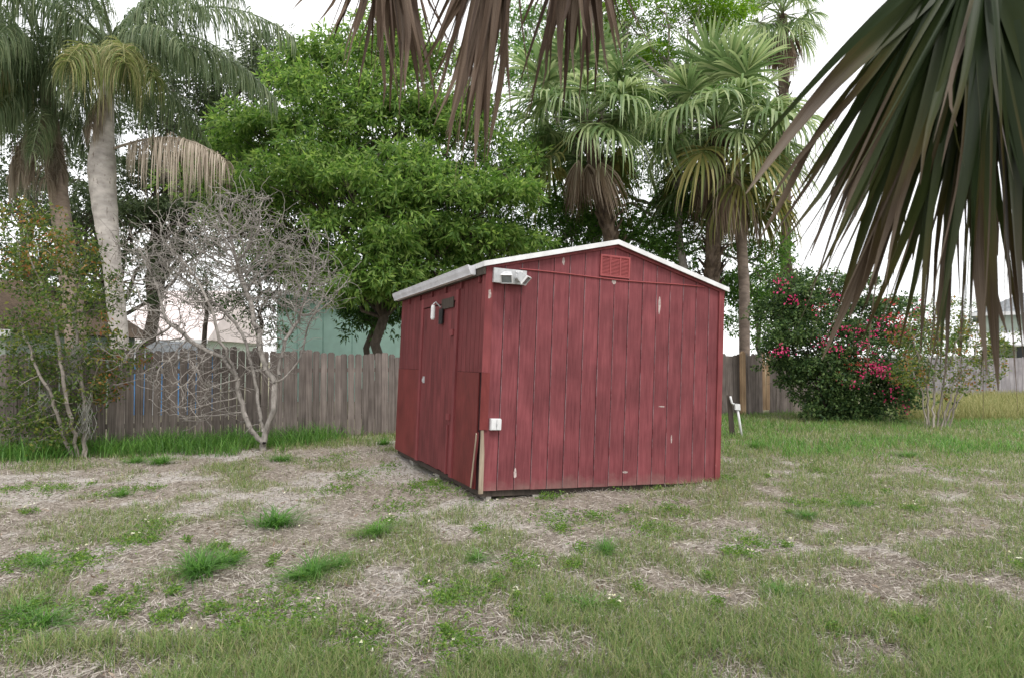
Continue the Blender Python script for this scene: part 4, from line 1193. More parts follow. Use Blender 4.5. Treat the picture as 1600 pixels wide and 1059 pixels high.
def myrtle_left():
    Y = 11.0
    b = px(128, 690, Y); b[2] = 0
    p = lambda x, y, dy=0: px(x, y, Y + dy)
    sp = [dict(p=[b, p(134, 640), p(128, 590), p(120, 540), p(115, 480), p(120, 420)]), dict(p=[b + [.05, 0, 0], p(138, 640, .1), p(150, 580, .2), p(170, 530, .2)]), dict(p=[b - [.15, 0, 0], p(80, 620, -.2), p(50, 560, -.2), p(30, 500)]), dict(p=[b - [.05, 0, 0], p(100, 600, -.3), p(90, 520, -.2), p(60, 430)])]
    lob = []
    for (x, y, r, w) in ((110, 460, 60, 1), (50, 530, 60, 1), (130, 540, 60, 1.1), (60, 610, 60, 1), (150, 600, 45, .7), (80, 400, 60, .8), (30, 440, 45, .5), (90, 660, 55, 1), (160, 450, 40, .5), (40, 350, 50, .45), (20, 660, 40, .5), (130, 390, 35, .3), (195, 560, 30, .3)):
        lob.append((p(x, y, RNG.uniform(-.3, .3)), (r * Y / FPX, 0.6, r * Y / FPX), w))
    warm = lambda q: (((q[:, 0] / q[:, 1] > -0.622) & (q[:, 2] < 2.4)) | ((q[:, 2] > 3.0))) & (np.random.default_rng(3).random(len(q)) < 0.28)
    t, tips = leafy('myrtle_shrub', 'tall loose shrub with green and orange leaves before the left fence', 'shrub', b, sp, lob, 'bark_grey', [('foliage', 'lf_shrub', 0.95, None), ('orange_foliage', 'lf_orange', 0, warm)], 150, (0.068, 0.036), 10, 5, step=0.10)
    # grey moss hanging from the stems
    for (x, y, h) in ((134, 650, .5), (113, 585, .35), (118, 560, .25), (75, 630, .3)):
        c = p(x, y - 15, -.12)
        parts = []
        for k in range(60):
            s = c + RNG.normal(size=3) * np.array([0.05, 0.05, 0.10])
            n = 6
            q = np.linspace(0, 1, n)
            P = s + np.stack([0.03 * np.sin(q * 6 + k), 0.03 * np.cos(q * 5 + k), -q * h * RNG.uniform(.4, 1)], 1)
            parts.append(strip(P, np.repeat(unit(RNG.normal(size=3))[None], n, 0), np.full(n, 0.010)))
        V, F = merge(parts)
        link('hanging_moss', np_mesh('hanging_moss', V - b, [F]), 'moss', t)
myrtle_left()

def bougainvillea():
    Y = 17.6
    b = px(1315, 655, Y); b[2] = 0
    t = thing('bougainvillea', 'big dark leafy bush covered with magenta flowers at the fence end', 'flowering bush', tuple(b))
    lobes = [pl(1300, 590, 62, Y), pl(1250, 540, 50, Y), pl(1330, 540, 55, Y), pl(1370, 600, 45, 17.2), pl(1280, 500, 50, Y), pl(1225, 510, 34, 18), pl(1350, 500, 40, Y), pl(1400, 540, 34, Y), pl(1310, 630, 45, Y), pl(1390, 630, 32, 17), pl(1240, 465, 30, Y), pl(1300, 455, 30, Y), pl(1405, 490, 28, Y), pl(1205, 495, 26, 18.5), pl(1425, 580, 26, 17.2), pl(1420, 620, 26, 17), pl(1220, 560, 34, 18.2), pl(1215, 455, 22, 18), pl(1260, 440, 20, 17.8), pl(1345, 450, 22, 17.6), pl(1440, 520, 18, 17.4), pl(1285, 635, 34, 17.5), pl(1340, 640, 36, 17.3), pl(1250, 600, 34, 17.9), pl(1235, 575, 28, 18.2), pl(1390, 600, 34, 17.2)]
    V, F, c = crown(lobes, 34, 24, 7, (0.085, 0.052), 0.4, (0.36, 0.36, 0.26), 0.10)
    link('foliage', np_mesh('foliage', V - b, [F]), M['lf_bg'], t)
    parts = []
    for l, r in lobes:
        P, rr = limb(b + RNG.normal(size=3) * [0.3, 0.1, 0], l, 0.035, 0.012, 8, 0.3, 0.2)
        parts.append(tube_np(P, rr, 5))
    for k in range(26):                       # long whips poking out
        l, r = lobes[RNG.integers(len(lobes))]
        d = unit(np.array([RNG.normal(), -abs(RNG.normal()) * .6, abs(RNG.normal()) * 1.1]))
        P, rr = limb(l, l + d * RNG.uniform(.6, 1.3), 0.010, 0.004, 6, 0.2, 0.12)
        parts.append(tube_np(P, rr, 4))
    V, F = merge(parts)
    link('branches', np_mesh('branches', V - b, [F]), 'bark_dark', t, True)
    spots = [(1218, 440), (1225, 452), (1240, 470), (1310, 515), (1325, 512), (1338, 516), (1400, 518), (1408, 516), (1372, 577), (1380, 575), (1365, 572), (1345, 540), (1352, 545), (1360, 555), (1215, 550), (1222, 548), (1385, 590), (1310, 545), (1290, 530), (1395, 535), (1440, 495), (1432, 480), (1430, 606), (1415, 635), (1385, 615), (1330, 600), (1350, 585), (1405, 605), (1375, 520), (1365, 500), (1300, 460), (1280, 480), (1388, 470), (1395, 497), (1410, 500), (1342, 565), (1320, 580)]
    Ps = []
    for (x, y) in spots:
        c0 = px(x, y, 16.75 + RNG.uniform(-.35, .15))
        k = RNG.integers(10, 34)
        Ps.append(c0 + RNG.normal(size=(k, 3)) * np.array([0.13, 0.10, 0.085]))
    P = np.concatenate(Ps)
    m = len(P) * 5 // 6
    V, F = leaf_quads(P[:m], RNG.normal(size=(m, 3)), 0.062, 0.055, 0.2)
    tag(link('flowers', np_mesh('flowers', V - b, [F]), 'bract', t), kind='stuff')
    V, F = leaf_quads(P[m:], RNG.normal(size=(len(P) - m, 3)), 0.062, 0.055, 0.2)
    tag(link('flowers', np_mesh('flowers', V - b, [F]), 'bract_dull', t), kind='stuff')
M['lf_bg'] = leaf_mat('bougainvillea_leaves', [(0.035, 0.07, 0.028), (0.06, 0.115, 0.04), (0.10, 0.17, 0.055), (0.16, 0.23, 0.08)], 0.35, 0.4)
bougainvillea()

def myrtle_right():
    Y = 15.6
    b = px(1468, 668, Y); b[2] = 0
    p = lambda x, y, dy=0: px(x, y, Y + dy)
    sp = []
    for (x0, x1, y1, x2, y2) in ((1452, 1448, 600, 1425, 520), (1458, 1460, 590, 1470, 500), (1464, 1475, 590, 1500, 520), (1470, 1490, 600, 1530, 540), (1474, 1500, 605, 1555, 560), (1448, 1440, 610, 1415, 560), (1480, 1500, 620, 1540, 590)):
        a = p(x0, 668, RNG.uniform(-.15, .15)); a[2] = 0
        sp.append(dict(p=[a, p(x1, y1, RNG.uniform(-.2, .2)), p(x2, y2, RNG.uniform(-.3, .3))]))
    for k in range(9):
        a = p(1445 + k * 5, 668, RNG.uniform(-.2, .2)); a[2] = 0
        sp.append(dict(p=[a, p(1443 + k * 7 + RNG.uniform(-6, 6), 600 + RNG.uniform(-10, 15), RNG.uniform(-.2, .2))]))
    lob = []
    for (x, y, r, w) in ((1425, 530, 35, .6), (1470, 510, 45, .8), (1510, 545, 45, .8), (1545, 570, 35, .5), (1420, 580, 30, .4), (1490, 590, 40, .5), (1450, 560, 40, .5)):
        lob.append((p(x, y, RNG.uniform(-.3, .3)), (r * Y / FPX, 0.5, r * Y / FPX), w))
    warm = lambda q: np.random.default_rng(4).random(len(q)) < 0.2
    leafy('myrtle_bush', 'many stemmed small bush with sparse olive leaves right of the flowering bush', 'bush', b, sp, lob, 'bark_grey', [('foliage', 'lf_shrub', 0.75, None), ('orange_foliage', 'lf_orange', 0, warm)], 190, (0.070, 0.040), 12, 6, r_tip=0.0055, rmax=0.024, step=0.13)
myrtle_right()

# ================================================================== NEIGHBOURING BUILDINGS
def house_box(name, label, cat, x0, x1, Yf, depth, h, wall, roofmat, ridge, roof_over=0.35, yaw=0.0, seams=None, roof_axis='x'):
    """front wall between photo columns x0..x1 at distance Yf"""
    a, b = px(x0, 560, Yf)[0], px(x1, 560, Yf)[0]
    w = b - a
    t = thing(name, label, cat, ((a + b) / 2, Yf, 0), (0, 0, yaw))
    link('wall', MB().box((-w / 2, 0, -0.2), (w / 2, depth, h)).mesh('wall'), wall, t)
    o = roof_over
    if roof_axis == 'x':
        poly = [(-w / 2 - o, -o, h + 0.01), (-w / 2 - o, depth + o, h + 0.01), (-w / 2 - o, depth / 2, h + ridge)]
        link('roof', MB().prism(poly, (w + 2 * o, 0, 0)).mesh('roof'), roofmat, t)
    else:
        poly = [(-w / 2 - o, -o, h + 0.01), (w / 2 + o, -o, h + 0.01), (0, -o, h + ridge)]
        link('roof', MB().prism(poly, (0, depth + 2 * o, 0)).mesh('roof'), roofmat, t)
    link('fascia', MB().box((-w / 2 - o - .02, -o - 0.04, h - 0.14), (w / 2 + o + .02, -o - 0.003, h + 0.03)).mesh('fascia'), 'white', t)
    if seams:
        for s in seams:
            link('wall_joint', MB().box((-w / 2 + w * s - .012, -0.012, 0), (-w / 2 + w * s + .012, -0.001, h - 0.02)).mesh('wall_joint'), 'mint_dark', t)
    return t, w
t, w = house_box('mint_house', 'mint green house wall seen over the fence left of the shed', 'house', 432, 700, 26, 9, 4.25, 'mint', 'greyshingle', 0.12, seams=(0.12, 0.27, 0.44, 0.6, 0.78))
win = link('window', MB().box((w * 0.30, -0.05, 1.3), (w * 0.30 + 1.1, -0.004, 2.6)).mesh('window'), 'white', t)
link('pane', MB().box((w * 0.30 + .07, -0.06, 1.37), (w * 0.30 + 1.03, -0.051, 2.53)).mesh('pane'), 'glass', win)
house_box('pink_roofed_house', 'low house with a pale pink roof behind the blue shed', 'house', 190, 318, 34, 7, 2.6, 'siding', 'pinkroof', 2.9)
t, w = house_box('blue_shed', 'small blue painted shed just beyond the grey fence', 'shed', 208, 292, 19.5, 2.2, 1.72, 'bluepaint', 'greyshingle', 0.45, 0.12, roof_axis='y')
for s in (-0.42, -0.1, 0.25, 0.42):
    link('batten', MB().box((w * s - .03, -0.03, 0), (w * s + .03, -0.002, 1.56)).mesh('batten'), 'white', t)
t, w = house_box('brown_roofed_house', 'brown roofed house at the left beyond the fence', 'house', -260, 8, 17.5, 6, 2.35, 'siding', 'brownroof', 1.75, 0.5, roof_axis='y')
t, w = house_box('sage_house', 'sage sided house with grey shingled gable right of the yard', 'house', 1545, 1900, 33, 9, 3.9, 'siding', 'greyshingle', 2.6, 0.5, roof_axis='y')
c_ = px(1538, 560, 33)
t.rotation_euler = (0, 0, -0.62)
t.location = (c_[0] + math.cos(-0.62) * w / 2, 33 + math.sin(-0.62) * w / 2, 0)
for i in range(16):
    link('siding_board', MB().prism([(-w / 2 - 0.002, -0.028, 0.1 + i * .235), (-w / 2 - 0.002, -0.002, 0.1 + i * .235), (-w / 2 - 0.002, -0.002, 0.1 + (i + 1) * .235)], (w + .004, 0, 0)).mesh('siding_board'), 'siding', t)
wn = link('window', MB().box((-w / 2 + 1.2, -0.08, 1.2), (-w / 2 + 2.3, -0.03, 2.5)).mesh('window'), 'white', t)
link('pane', MB().box((-w / 2 + 1.28, -0.09, 1.28), (-w / 2 + 2.22, -0.081, 2.42)).mesh('pane'), 'glass', wn)
p_ = MB().prism([(-w / 2 - 0.6, -1.9, 2.25), (-w / 2 - 0.6, -0.03, 2.95), (-w / 2 - 0.6, -0.03, 3.02), (-w / 2 - 0.6, -1.9, 2.32)], (w + 0.6, 0, 0))
pr = link('porch_roof', p_.mesh('porch_roof'), 'white', t)
for i in range(22):
    link('seam', MB().prism([(-w / 2 - 0.55 + i * .5, -1.9, 2.323), (-w / 2 - 0.55 + i * .5, -0.04, 3.02), (-w / 2 - 0.55 + i * .5, -0.04, 3.05), (-w / 2 - 0.55 + i * .5, -1.9, 2.353)], (0.04, 0, 0)).mesh('seam'), 'gutter', pr)
for i in range(4):
    link('porch_post', MB().box((-w / 2 - 0.4 + i * 3.2, -1.8, 0), (-w / 2 - 0.3 + i * 3.2, -1.7, 2.27)).mesh('porch_post'), 'white', t)

def far_fence():
    a, b = px(1385, 560, 29)[0], px(1640, 560, 27)[0]
    t = thing('far_fence', 'low pale grey fence across the lot beyond the bare stemmed bush', 'fence', (a, 29, 0), (0, 0, -0.25))
    ln = (b - a) * 1.05
    m = MB()
    n = int(ln / 0.15)
    for i in range(n):
        h = 1.72 + random.uniform(-.03, .03)
        link('picket', MB().box((i * 0.15, random.uniform(-.006, .006), 0), (i * 0.15 + 0.14, 0.02, h)).mesh('picket'), 'greyfence', t)
    link('rail', MB().box((0, 0.021, 0.9), (ln, 0.07, 1.0)).mesh('rail'), 'greyfence', t)
far_fence()
def carport():
    c = px(1462, 583, 36)
    t = thing('carport', 'white flat metal carport roof beyond the far grey fence', 'carport', (c[0], 36, 0))
    link('roof', MB().prism([(-1.9, -1.5, 1.62), (-1.9, 1.5, 1.80), (-1.9, 1.5, 1.88), (-1.9, -1.5, 1.70)], (3.8, 0, 0)).mesh('roof'), 'white', t)
    for sx in (-1.8, 1.75):
        for sy in (-1.4, 1.35):
            link('post', MB().box((sx, sy, 0), (sx + .06, sy + .06, 1.64)).mesh('post'), 'white', t)
carport()

# ================================================================== YARD THINGS
def stake():
    b = gp(1160, 684)
    t = thing('pvc_riser', 'leaning white plastic pipe with box top beside a dark stake', 'pipe', tuple(b))
    k = b[1] / FPX
    link('pipe', MB().tube([(0, 0, -0.05), (-0.05, 0, 0.30), (-0.095, 0, 0.60)], 0.024, 10).mesh('pipe'), 'white', t, True)
    link('box', MB().prism([(-0.15, -0.04, 0.585), (-0.045, -0.04, 0.575), (-0.05, -0.04, 0.70), (-0.155, -0.04, 0.71)], (0, 0.08, 0)).mesh('box'), 'white', t)
    link('elbow', MB().tube([(-0.155, 0, 0.69), (-0.21, 0, 0.72), (-0.24, 0, 0.86)], 0.022, 8).mesh('elbow'), 'plastic', t, True)
    s = link('wooden_stake', MB().prism([(-0.215, 0.05, -0.2), (-0.11, 0.05, -0.2), (-0.20, 0.05, 0.86), (-0.29, 0.05, 0.88)], (0, 0.035, 0)).mesh('wooden_stake'), 'dark_wood', t)
stake()

# ================================================================== LAWN
def blades(P, h, w, lean, rng, bend=0.5, seg=3):
    """arched blades rooted at P; h heights, lean outward amount"""
    n = len(P)
    a = rng.random(n) * 2 * np.pi
    d = np.stack([np.cos(a), np.sin(a), np.zeros(n)], 1)
    s = np.stack([-np.sin(a + rng.normal(size=n) * .5), np.cos(a), np.zeros(n)], 1)
    h = np.asarray(h)[:, None]; ln = np.asarray(lean)[:, None]
    W_ = np.broadcast_to(np.asarray(w, float), (n,))[:, None]
    rows = []
    for k in range(seg):
        t = k / seg
        c = P + d * h * ln * t ** 1.6 + np.array([0, 0, 1]) * h * (t - bend * ln * 0.45 * t * t)
        ww = W_ * (1 - 0.55 * t)
        rows.append(c - s * ww / 2); rows.append(c + s * ww / 2)
    tip = P + d * h * ln + np.array([0, 0, 1]) * h * (1 - bend * ln * 0.45)
    V = np.stack(rows + [tip], 1)
    m = 2 * seg + 1
    base = np.arange(n)[:, None] * m
    Q = [np.concatenate([base + 2 * k, base + 2 * k + 1, base + 2 * k + 3, base + 2 * k + 2], 1) for k in range(seg - 1)]
    T = np.concatenate([base + 2 * seg - 2, base + 2 * seg - 1, base + 2 * seg], 1)
    return V.reshape(-1, 3), np.concatenate(Q), T

def scatter(n, y0, y1, rng, side=1.08):
    """points on the ground inside the view wedge, more of them near"""
    y = y0 * (y1 / y0) ** rng.random(n)
    x = (rng.random(n) * 2 - 1) * 0.80 * side * y
    return x, y

def in_shed(x, y, m=0.0):
    c, s = math.cos(SYAW), math.sin(SYAW)
    dx, dy = x - SA[0], y - SA[1]
    u, v = dx * c + dy * s, -dx * s + dy * c
    return (u > -m) & (u < W + m) & (v > -m) & (v < L + m)

def lawn():
    rng = np.random.default_rng(99)
    # dry straw lying about
    x, y = scatter(270000, 3.0, 20, rng)
    keep = ~in_shed(x, y, -0.05) & (rng.random(len(x)) < 0.45 + 0.55 * fbm(x, y, 0.5, 91)) & (fence_dist(x, y) > -0.3)
    x, y = x[keep], y[keep]
    n = len(x)
    a = rng.random(n) * 2 * np.pi
    P = np.stack([x, y, ground_z(x, y) + rng.random(n) * 0.010], 1)
    D = np.stack([np.cos(a), np.sin(a), rng.uniform(-0.02, 0.38, n)], 1)
    V, F = leaf_quads(P, D, 0.080, 0.0058, 0.06, rng)
    tag(link('dry_straw', np_mesh('dry_straw', V, [F]), 'straw'), 'dry straw and thatch littering the sandy lawn', 'dead grass', None, 'stuff')
    # living short grass
    x, y = scatter(360000, 3.0, 24, rng)
    g = green(x, y)
    keep = (rng.random(len(x)) < 0.05 + 0.95 * g) & ~in_shed(x, y, 0.02) & (fence_dist(x, y) > -0.2)
    x, y, g = x[keep], y[keep], g[keep]
    n = len(x)
    P = np.stack([x, y, ground_z(x, y)], 1)
    far = sstep(6, 16, y)
    h = rng.uniform(0.025, 0.085, n) * (0.7 + 0.6 * g) * (1 + 0.6 * far) * (1 + 0.5 * (1 - sstep(3.4, 4.6, y)))
    V, Q, T = blades(P, h, (0.0046 + 0.0055 * far) * rng.uniform(.6, 1.5, n), rng.uniform(0.15, 1.2, n), rng, 0.6, 2)
    tag(link('lawn_grass', np_mesh('lawn_grass', V, [Q, T]), 'grass'), 'thin short green grass growing over the yard', 'grass', None, 'stuff')
    # dry standing blades among the green
    x, y = scatter(110000, 3.0, 20, rng)
    keep = (rng.random(len(x)) < 0.25 + 0.6 * green(x, y)) & ~in_shed(x, y, 0.02) & (fence_dist(x, y) > -0.2)
    x, y = x[keep], y[keep]
    n = len(x)
    P = np.stack([x, y, ground_z(x, y)], 1)
    far = sstep(6, 16, y)
    V, Q, T = blades(P, rng.uniform(0.03, 0.10, n), 0.0034 + 0.006 * far, rng.uniform(0.3, 1.5, n), rng, 0.7, 2)
    tag(link('dry_grass', np_mesh('dry_grass', V, [Q, T]), 'straw'), 'dry standing grass blades mixed into the lawn', 'dead grass', None, 'stuff')
    # longer lush grass under the fence and at the right back
    x, y = scatter(150000, 8.0, 24, rng, 1.15)
    fd = fence_dist(x, y)
    nz = fbm(x, y, 0.9, 55)
    left = (fd + np.abs(rng.normal(size=len(x))) * 0.35 < 1.75 + 2.6 * (nz - .5)) & (x + rng.normal(size=len(x)) * 0.3 < -3.3 + 1.2 * (nz - .5))
    right = (x > 3.6) & (y > 10.8 + 2.2 * (nz - .5)) & (rng.random(len(x)) < 0.6 * sstep(.35, .6, nz))
    mid = (fd < 0.4) & (x >= -2.2)
    keep = (left | right | mid) & (fd > 0.03) & ~in_shed(x, y, 0.1)
    x, y, left = x[keep], y[keep], left[keep]
    n = len(x)
    P = np.stack([x, y, ground_z(x, y)], 1)
    h = rng.uniform(0.08, 0.30, n) * np.where(left, 1.5, 0.75) * (0.55 + 0.9 * fbm(x, y, 0.45, 12))
    V, Q, T = blades(P, h, 0.013, rng.uniform(0.2, 1.1, n), rng, 0.7, 3)
    tag(link('fence_grass', np_mesh('fence_grass', V, [Q, T]), 'grass_lush'), 'longer lush grass along the fence foot', 'grass', None, 'stuff')
    # tall yellow weeds on the open lot at the right
    n0 = 30000
    y = rng.uniform(17.5, 30, n0); x = rng.uniform(0.58, 0.95, n0) * y
    keep = rng.random(n0) < 0.4 + 0.6 * sstep(.4, .6, fbm(x, y, 1.8, 15))
    x, y = x[keep], y[keep]
    P = np.stack([x, y, ground_z(x, y)], 1)
    V, Q, T = blades(P, rng.uniform(0.2, 0.7, len(x)) * 0.75, 0.016, rng.uniform(0.1, 0.7, len(x)), rng, 0.5, 3)
    tag(link('tall_weeds', np_mesh('tall_weeds', V, [Q, T]), 'tallgrass'), 'yellowish tall weeds on the open lot', 'grass', None, 'stuff')
    # low broad-leaved weeds in patches
    Ps, Ds, fl = [], [], []
    spots = [(30, 766, 45), (90, 768, 30), (190, 770, 35), (235, 828, 40), (205, 848, 30), (120, 886, 45), (40, 880, 45), (430, 950, 70), (470, 980, 60), (380, 985, 40), (815, 887, 38), (40, 975, 60), (190, 945, 40), (650, 770, 35), (690, 775, 35), (760, 782, 45), (560, 745, 40), (530, 770, 40), (620, 800, 40),
             (870, 815, 40), (1020, 830, 40), (1330, 780, 35), (720, 940, 50), (560, 1010, 60), (720, 1020, 50), (1050, 800, 30), (930, 812, 25), (270, 960, 30), (1180, 850, 30), (860, 780, 30), (520, 720, 40), (1480, 735, 40), (1280, 735, 30)]
    for k in range(60):
        spots.append((rng.uniform(0, 1600), rng.uniform(735, 1000), rng.uniform(6, 18)))
    for (sx, sy, r) in spots:
        c = gp(sx, sy)
        k = int(r * 3.6)
        rr = r * c[1] / FPX
        q = np.stack([c[0] + rng.normal(size=k) * rr * 0.5, c[1] + rng.normal(size=k) * rr * 0.8, np.zeros(k)], 1)
        q[:, 2] = ground_z(q[:, 0], q[:, 1]) + rng.random(k) * 0.05
        q = q[~in_shed(q[:, 0], q[:, 1], 0.02)]
        if not len(q): continue
        Ps.append(np.repeat(q, 5, 0) + rng.normal(size=(len(q) * 5, 3)) * 0.008)
        d = rng.normal(size=(len(q) * 5, 3)); d[:, 2] = np.abs(d[:, 2]) * 0.6
        Ds.append(d)
        if rng.random() < 0.35:
            for f in q[:rng.integers(1, 6)]:
                fl.append(f + [0, 0, 0.055])
    P, D = np.concatenate(Ps), np.concatenate(Ds)
    V, F = leaf_quads(P, D, 0.026, 0.011, 0.15, rng)
    tag(link('low_weeds', np_mesh('low_weeds', V, [F]), 'weed'), 'bright green patches of low broad leaved weeds', 'weeds', None, 'stuff')
    x, y = scatter(40, 3.4, 11, rng)
    for a, b in zip(x, y):
        if not in_shed(a, b, 0.1): fl.append(np.array([a, b, float(ground_z(a, b)) + 0.05]))
    P = np.repeat(np.array(fl), 6, 0)
    D = rng.normal(size=P.shape); D[:, 2] = np.abs(D[:, 2]) * 0.5
    V, F = leaf_quads(P, D, 0.014, 0.011, 0.1, rng)
    tag(link('lawn_flowers', np_mesh('lawn_flowers', V, [F]), 'petal'), 'tiny white and yellow flowers dotted over the lawn', 'flowers', None, 'stuff')
    # fallen leaves and bits of frond
    x, y = scatter(900, 3.2, 13, rng)
    ok = ~in_shed(x, y, 0.0)
    x, y = x[ok], y[ok]
    P = np.stack([x, y, ground_z(x, y) + 0.012], 1)
    D = rng.normal(size=P.shape); D[:, 2] = np.abs(D[:, 2]) * 0.2
    V, F = leaf_quads(P, D, 0.055, 0.020, 0.15, rng)
    tag(link('fallen_leaves', np_mesh('fallen_leaves', V, [F]), 'sabal_dead'), 'small dry brown leaves fallen on the lawn', 'leaf litter', None, 'stuff')
    # separate tufts
    var = []
    for v in range(4):
        n = (240, 170, 280, 130)[v]
        r = np.abs(rng.normal(size=n)) * 0.07
        a = rng.random(n) * 6.283
        P = np.stack([r * np.cos(a), r * np.sin(a), np.zeros(n)], 1)
        V, Q, T = blades(P, rng.uniform(0.10, 0.27, n), 0.0085, rng.uniform(0.3, 2.1, n) ** 1.0, rng, 0.62, 3)
        me = np_mesh('grass_tuft', V, [Q, T]); me.materials.append(M['grass_lush']); var.append(me)
    tufts = [(430, 825, 1.25), (590, 840, .95), (310, 896, 1.1), (490, 900, 1.1), (350, 880, .7), (945, 865, .75), (1260, 808, .6), (745, 880, .65), (190, 775, .7), (1335, 790, .55), (470, 905, .7), (30, 960, .8), (70, 975, .7), (60, 885, .7), (1180, 700, .8), (1300, 705, .8), (1420, 715, .8), (440, 720, .9), (250, 722, 1.0), (210, 720, 1.0), (600, 692, 1.0), (530, 888, .7), (1215, 925, .5), (920, 955, .6)]
    for i, (sx, sy, s) in enumerate(tufts):
        c = gp(sx, sy)
        o = link('grass_tuft', var[i % 4], None)
        o.location = (c[0], c[1], float(ground_z(c[0], c[1])) - 0.004)
        o.rotation_euler = (0, 0, rng.random() * 6.28)
        o.scale = (s * rng.uniform(.9, 1.5), s * rng.uniform(.75, 1.1), s * rng.uniform(.65, .9))
        if fence_dist(c[0], c[1]) < 3.2:
            lab, grp = 'lush grass tuft on the strip of ground near the fence foot', 'grass tufts near the fence'
        elif c[0] < -0.3 * c[1] + 1.2 and sy < 910 and sx < 760:
            lab, grp = 'bright arching grass tuft on the bare sandy patch left of the shed', 'grass tufts on the sandy patch'
        else:
            lab, grp = 'small green grass tuft in the thin lawn before the shed gable', 'grass tufts in the thin lawn'
        tag(o, lab, 'grass tuft', grp)
lawn()

# ================================================================== THE PALM OVERHEAD
def overhead_palm():
    rng = np.random.default_rng(123)
    crown_c = np.array([1.75, 0.25, 3.55])
    base = np.array([1.75, 0.10, 0.0])
    t = thing('overhanging_fan_palm', 'fan palm whose large green and dead brown fronds hang over the yard', 'palm tree', tuple(base))
    V, F = booted_trunk([base + [0, 0, -.2], base + [0.02, .03, 1.2], base + [0, .1, 2.4], crown_c], 0.17, 9)
    link('trunk', np_mesh('trunk', V - base, [F]), 'palm_brown', t)
    def leaflet(H, tip, bulge, width, rng, side, twist=0.0):
        n = 12
        s = np.linspace(0, 1, n)[:, None]
        c = (H + tip) / 2 + bulge
        P = (1 - s) ** 2 * H + 2 * s * (1 - s) * c + s ** 2 * tip
        P = P + np.sin(s * rng.uniform(3, 9) + rng.random() * 6) * side * 0.022 * s ** 1.5
        w = width * np.interp(s[:, 0], [0, .12, .35, .65, .88, 1], [.5, 1.45, 1.55, .9, .46, .06])
        T = unit(np.gradient(P, axis=0))
        ang = twist * s[:, 0]
        view = np.array([0, -1.0, 0.15])
        S0 = unit(np.cross(T, np.repeat(view[None], n, 0)))
        N0 = np.cross(S0, T)
        S = S0 * np.cos(ang)[:, None] + N0 * np.sin(ang)[:, None]
        N = np.cross(S, T)
        fold = rng.uniform(0.15, 0.5)
        Lp = P - S * w[:, None] / 2 + N * (w * fold * .5)[:, None]
        Rp = P + S * w[:, None] / 2 + N * (w * fold * .5)[:, None]
        V = np.concatenate([Lp, P, Rp])
        i = np.arange(n - 1)
        F = np.concatenate([np.stack([i, i + 1, n + i + 1, n + i], 1), np.stack([n + i, n + i + 1, 2 * n + i + 1, 2 * n + i], 1)])
        me = np_mesh('leaflet', V - base, [F])
        a = me.attributes.new('along', 'FLOAT', 'POINT')
        a.data.foreach_set('value', np.tile(s[:, 0], 3).astype(np.float32))
        a = me.attributes.new('across', 'FLOAT', 'POINT')
        a.data.foreach_set('value', np.repeat(np.array([0, .5, 1], np.float32), n))
        return me
    def frond(hx, hy, Y, segs, mat, pmat, label, width):
        H = px(hx, hy, Y)
        mid = (crown_c + H) / 2 + np.array([0, 0, 0.35])
        s = np.linspace(0, 1, 12)[:, None]
        PP = (1 - s) ** 2 * crown_c + 2 * s * (1 - s) * mid + s ** 2 * H
        V, F = tube_np(PP, np.linspace(0.028, 0.012, 12), 7)
        fr = link('frond', np_mesh('frond', V - base, [F]), pmat, t, True)
        fr['label'] = label
        more = [(x + rng.normal() * 22, y - abs(rng.normal()) * 60, dy + rng.normal() * .06, wf * rng.uniform(.35, .85)) for (x, y, dy, wf) in segs]
        thin = [(x + rng.normal() * 30, y + rng.normal() * 35 - 10, dy + rng.normal() * .1, rng.uniform(.10, .22)) for (x, y, dy, wf) in segs]
        for (x, y, dy, wf) in segs + more + thin:
            tip = px(x, y, Y + dy)
            b = np.array([(x - hx) * 0.00006, rng.normal() * 0.05, 0.015 + 0.05 * rng.random()])
            link('leaflet', leaflet(H + rng.normal(size=3) * 0.012, tip, b, width * wf, rng, unit(rng.normal(size=3)), rng.normal() * 0.95), mat, fr, True)
    # big green frond, right
    segs = [(1168, 292, -.12, 1.0), (1178, 372, .0, .9), (1215, 400, .1, .9), (1240, 440, .05, 1), (1262, 470, -.1, 1), (1285, 560, .1, 1), (1300, 470, .15, .9), (1318, 500, 0, 1), (1280, 530, -.05, .6), (1345, 470, .1, 1), (1360, 540, -.05, 1), (1390, 410, .12, .8), (1400, 560, .05, 1), (1375, 450, -.15, .7),
            (1432, 420, .1, .9), (1448, 590, -.1, 1.2), (1470, 520, .12, 1), (1467, 595, .02, 1.2), (1500, 470, .1, 1), (1516, 540, -.1, 1.1), (1545, 560, .05, 1.2), (1560, 610, -.08, 1.1), (1580, 520, .1, 1), (1600, 600, 0, 1.2), (1630, 560, .08, 1.1), (1660, 600, -.05, 1.2), (1700, 540, .05, 1.1), (1740, 480, 0, 1), (1790, 420, .1, 1), (1830, 330, 0, 1),
            (1330, 330, .2, .9), (1410, 340, .22, .9), (1480, 380, .22, 1), (1550, 400, .22, 1), (1620, 420, .2, 1), (1245, 330, .1, .8), (1290, 390, -.18, .5), (1440, 300, -.2, .5), (1510, 260, -.22, .45), (1580, 280, -.2, .5), (1400, 500, .15, .7), (1530, 600, .1, .7), (1590, 640, .1, .6), (1350, 590, .12, .6)]
    frond(1535, -95, 1.50, segs, M['fan_green'], 'petiole', 'large green fan frond browning at the tips', 0.040)
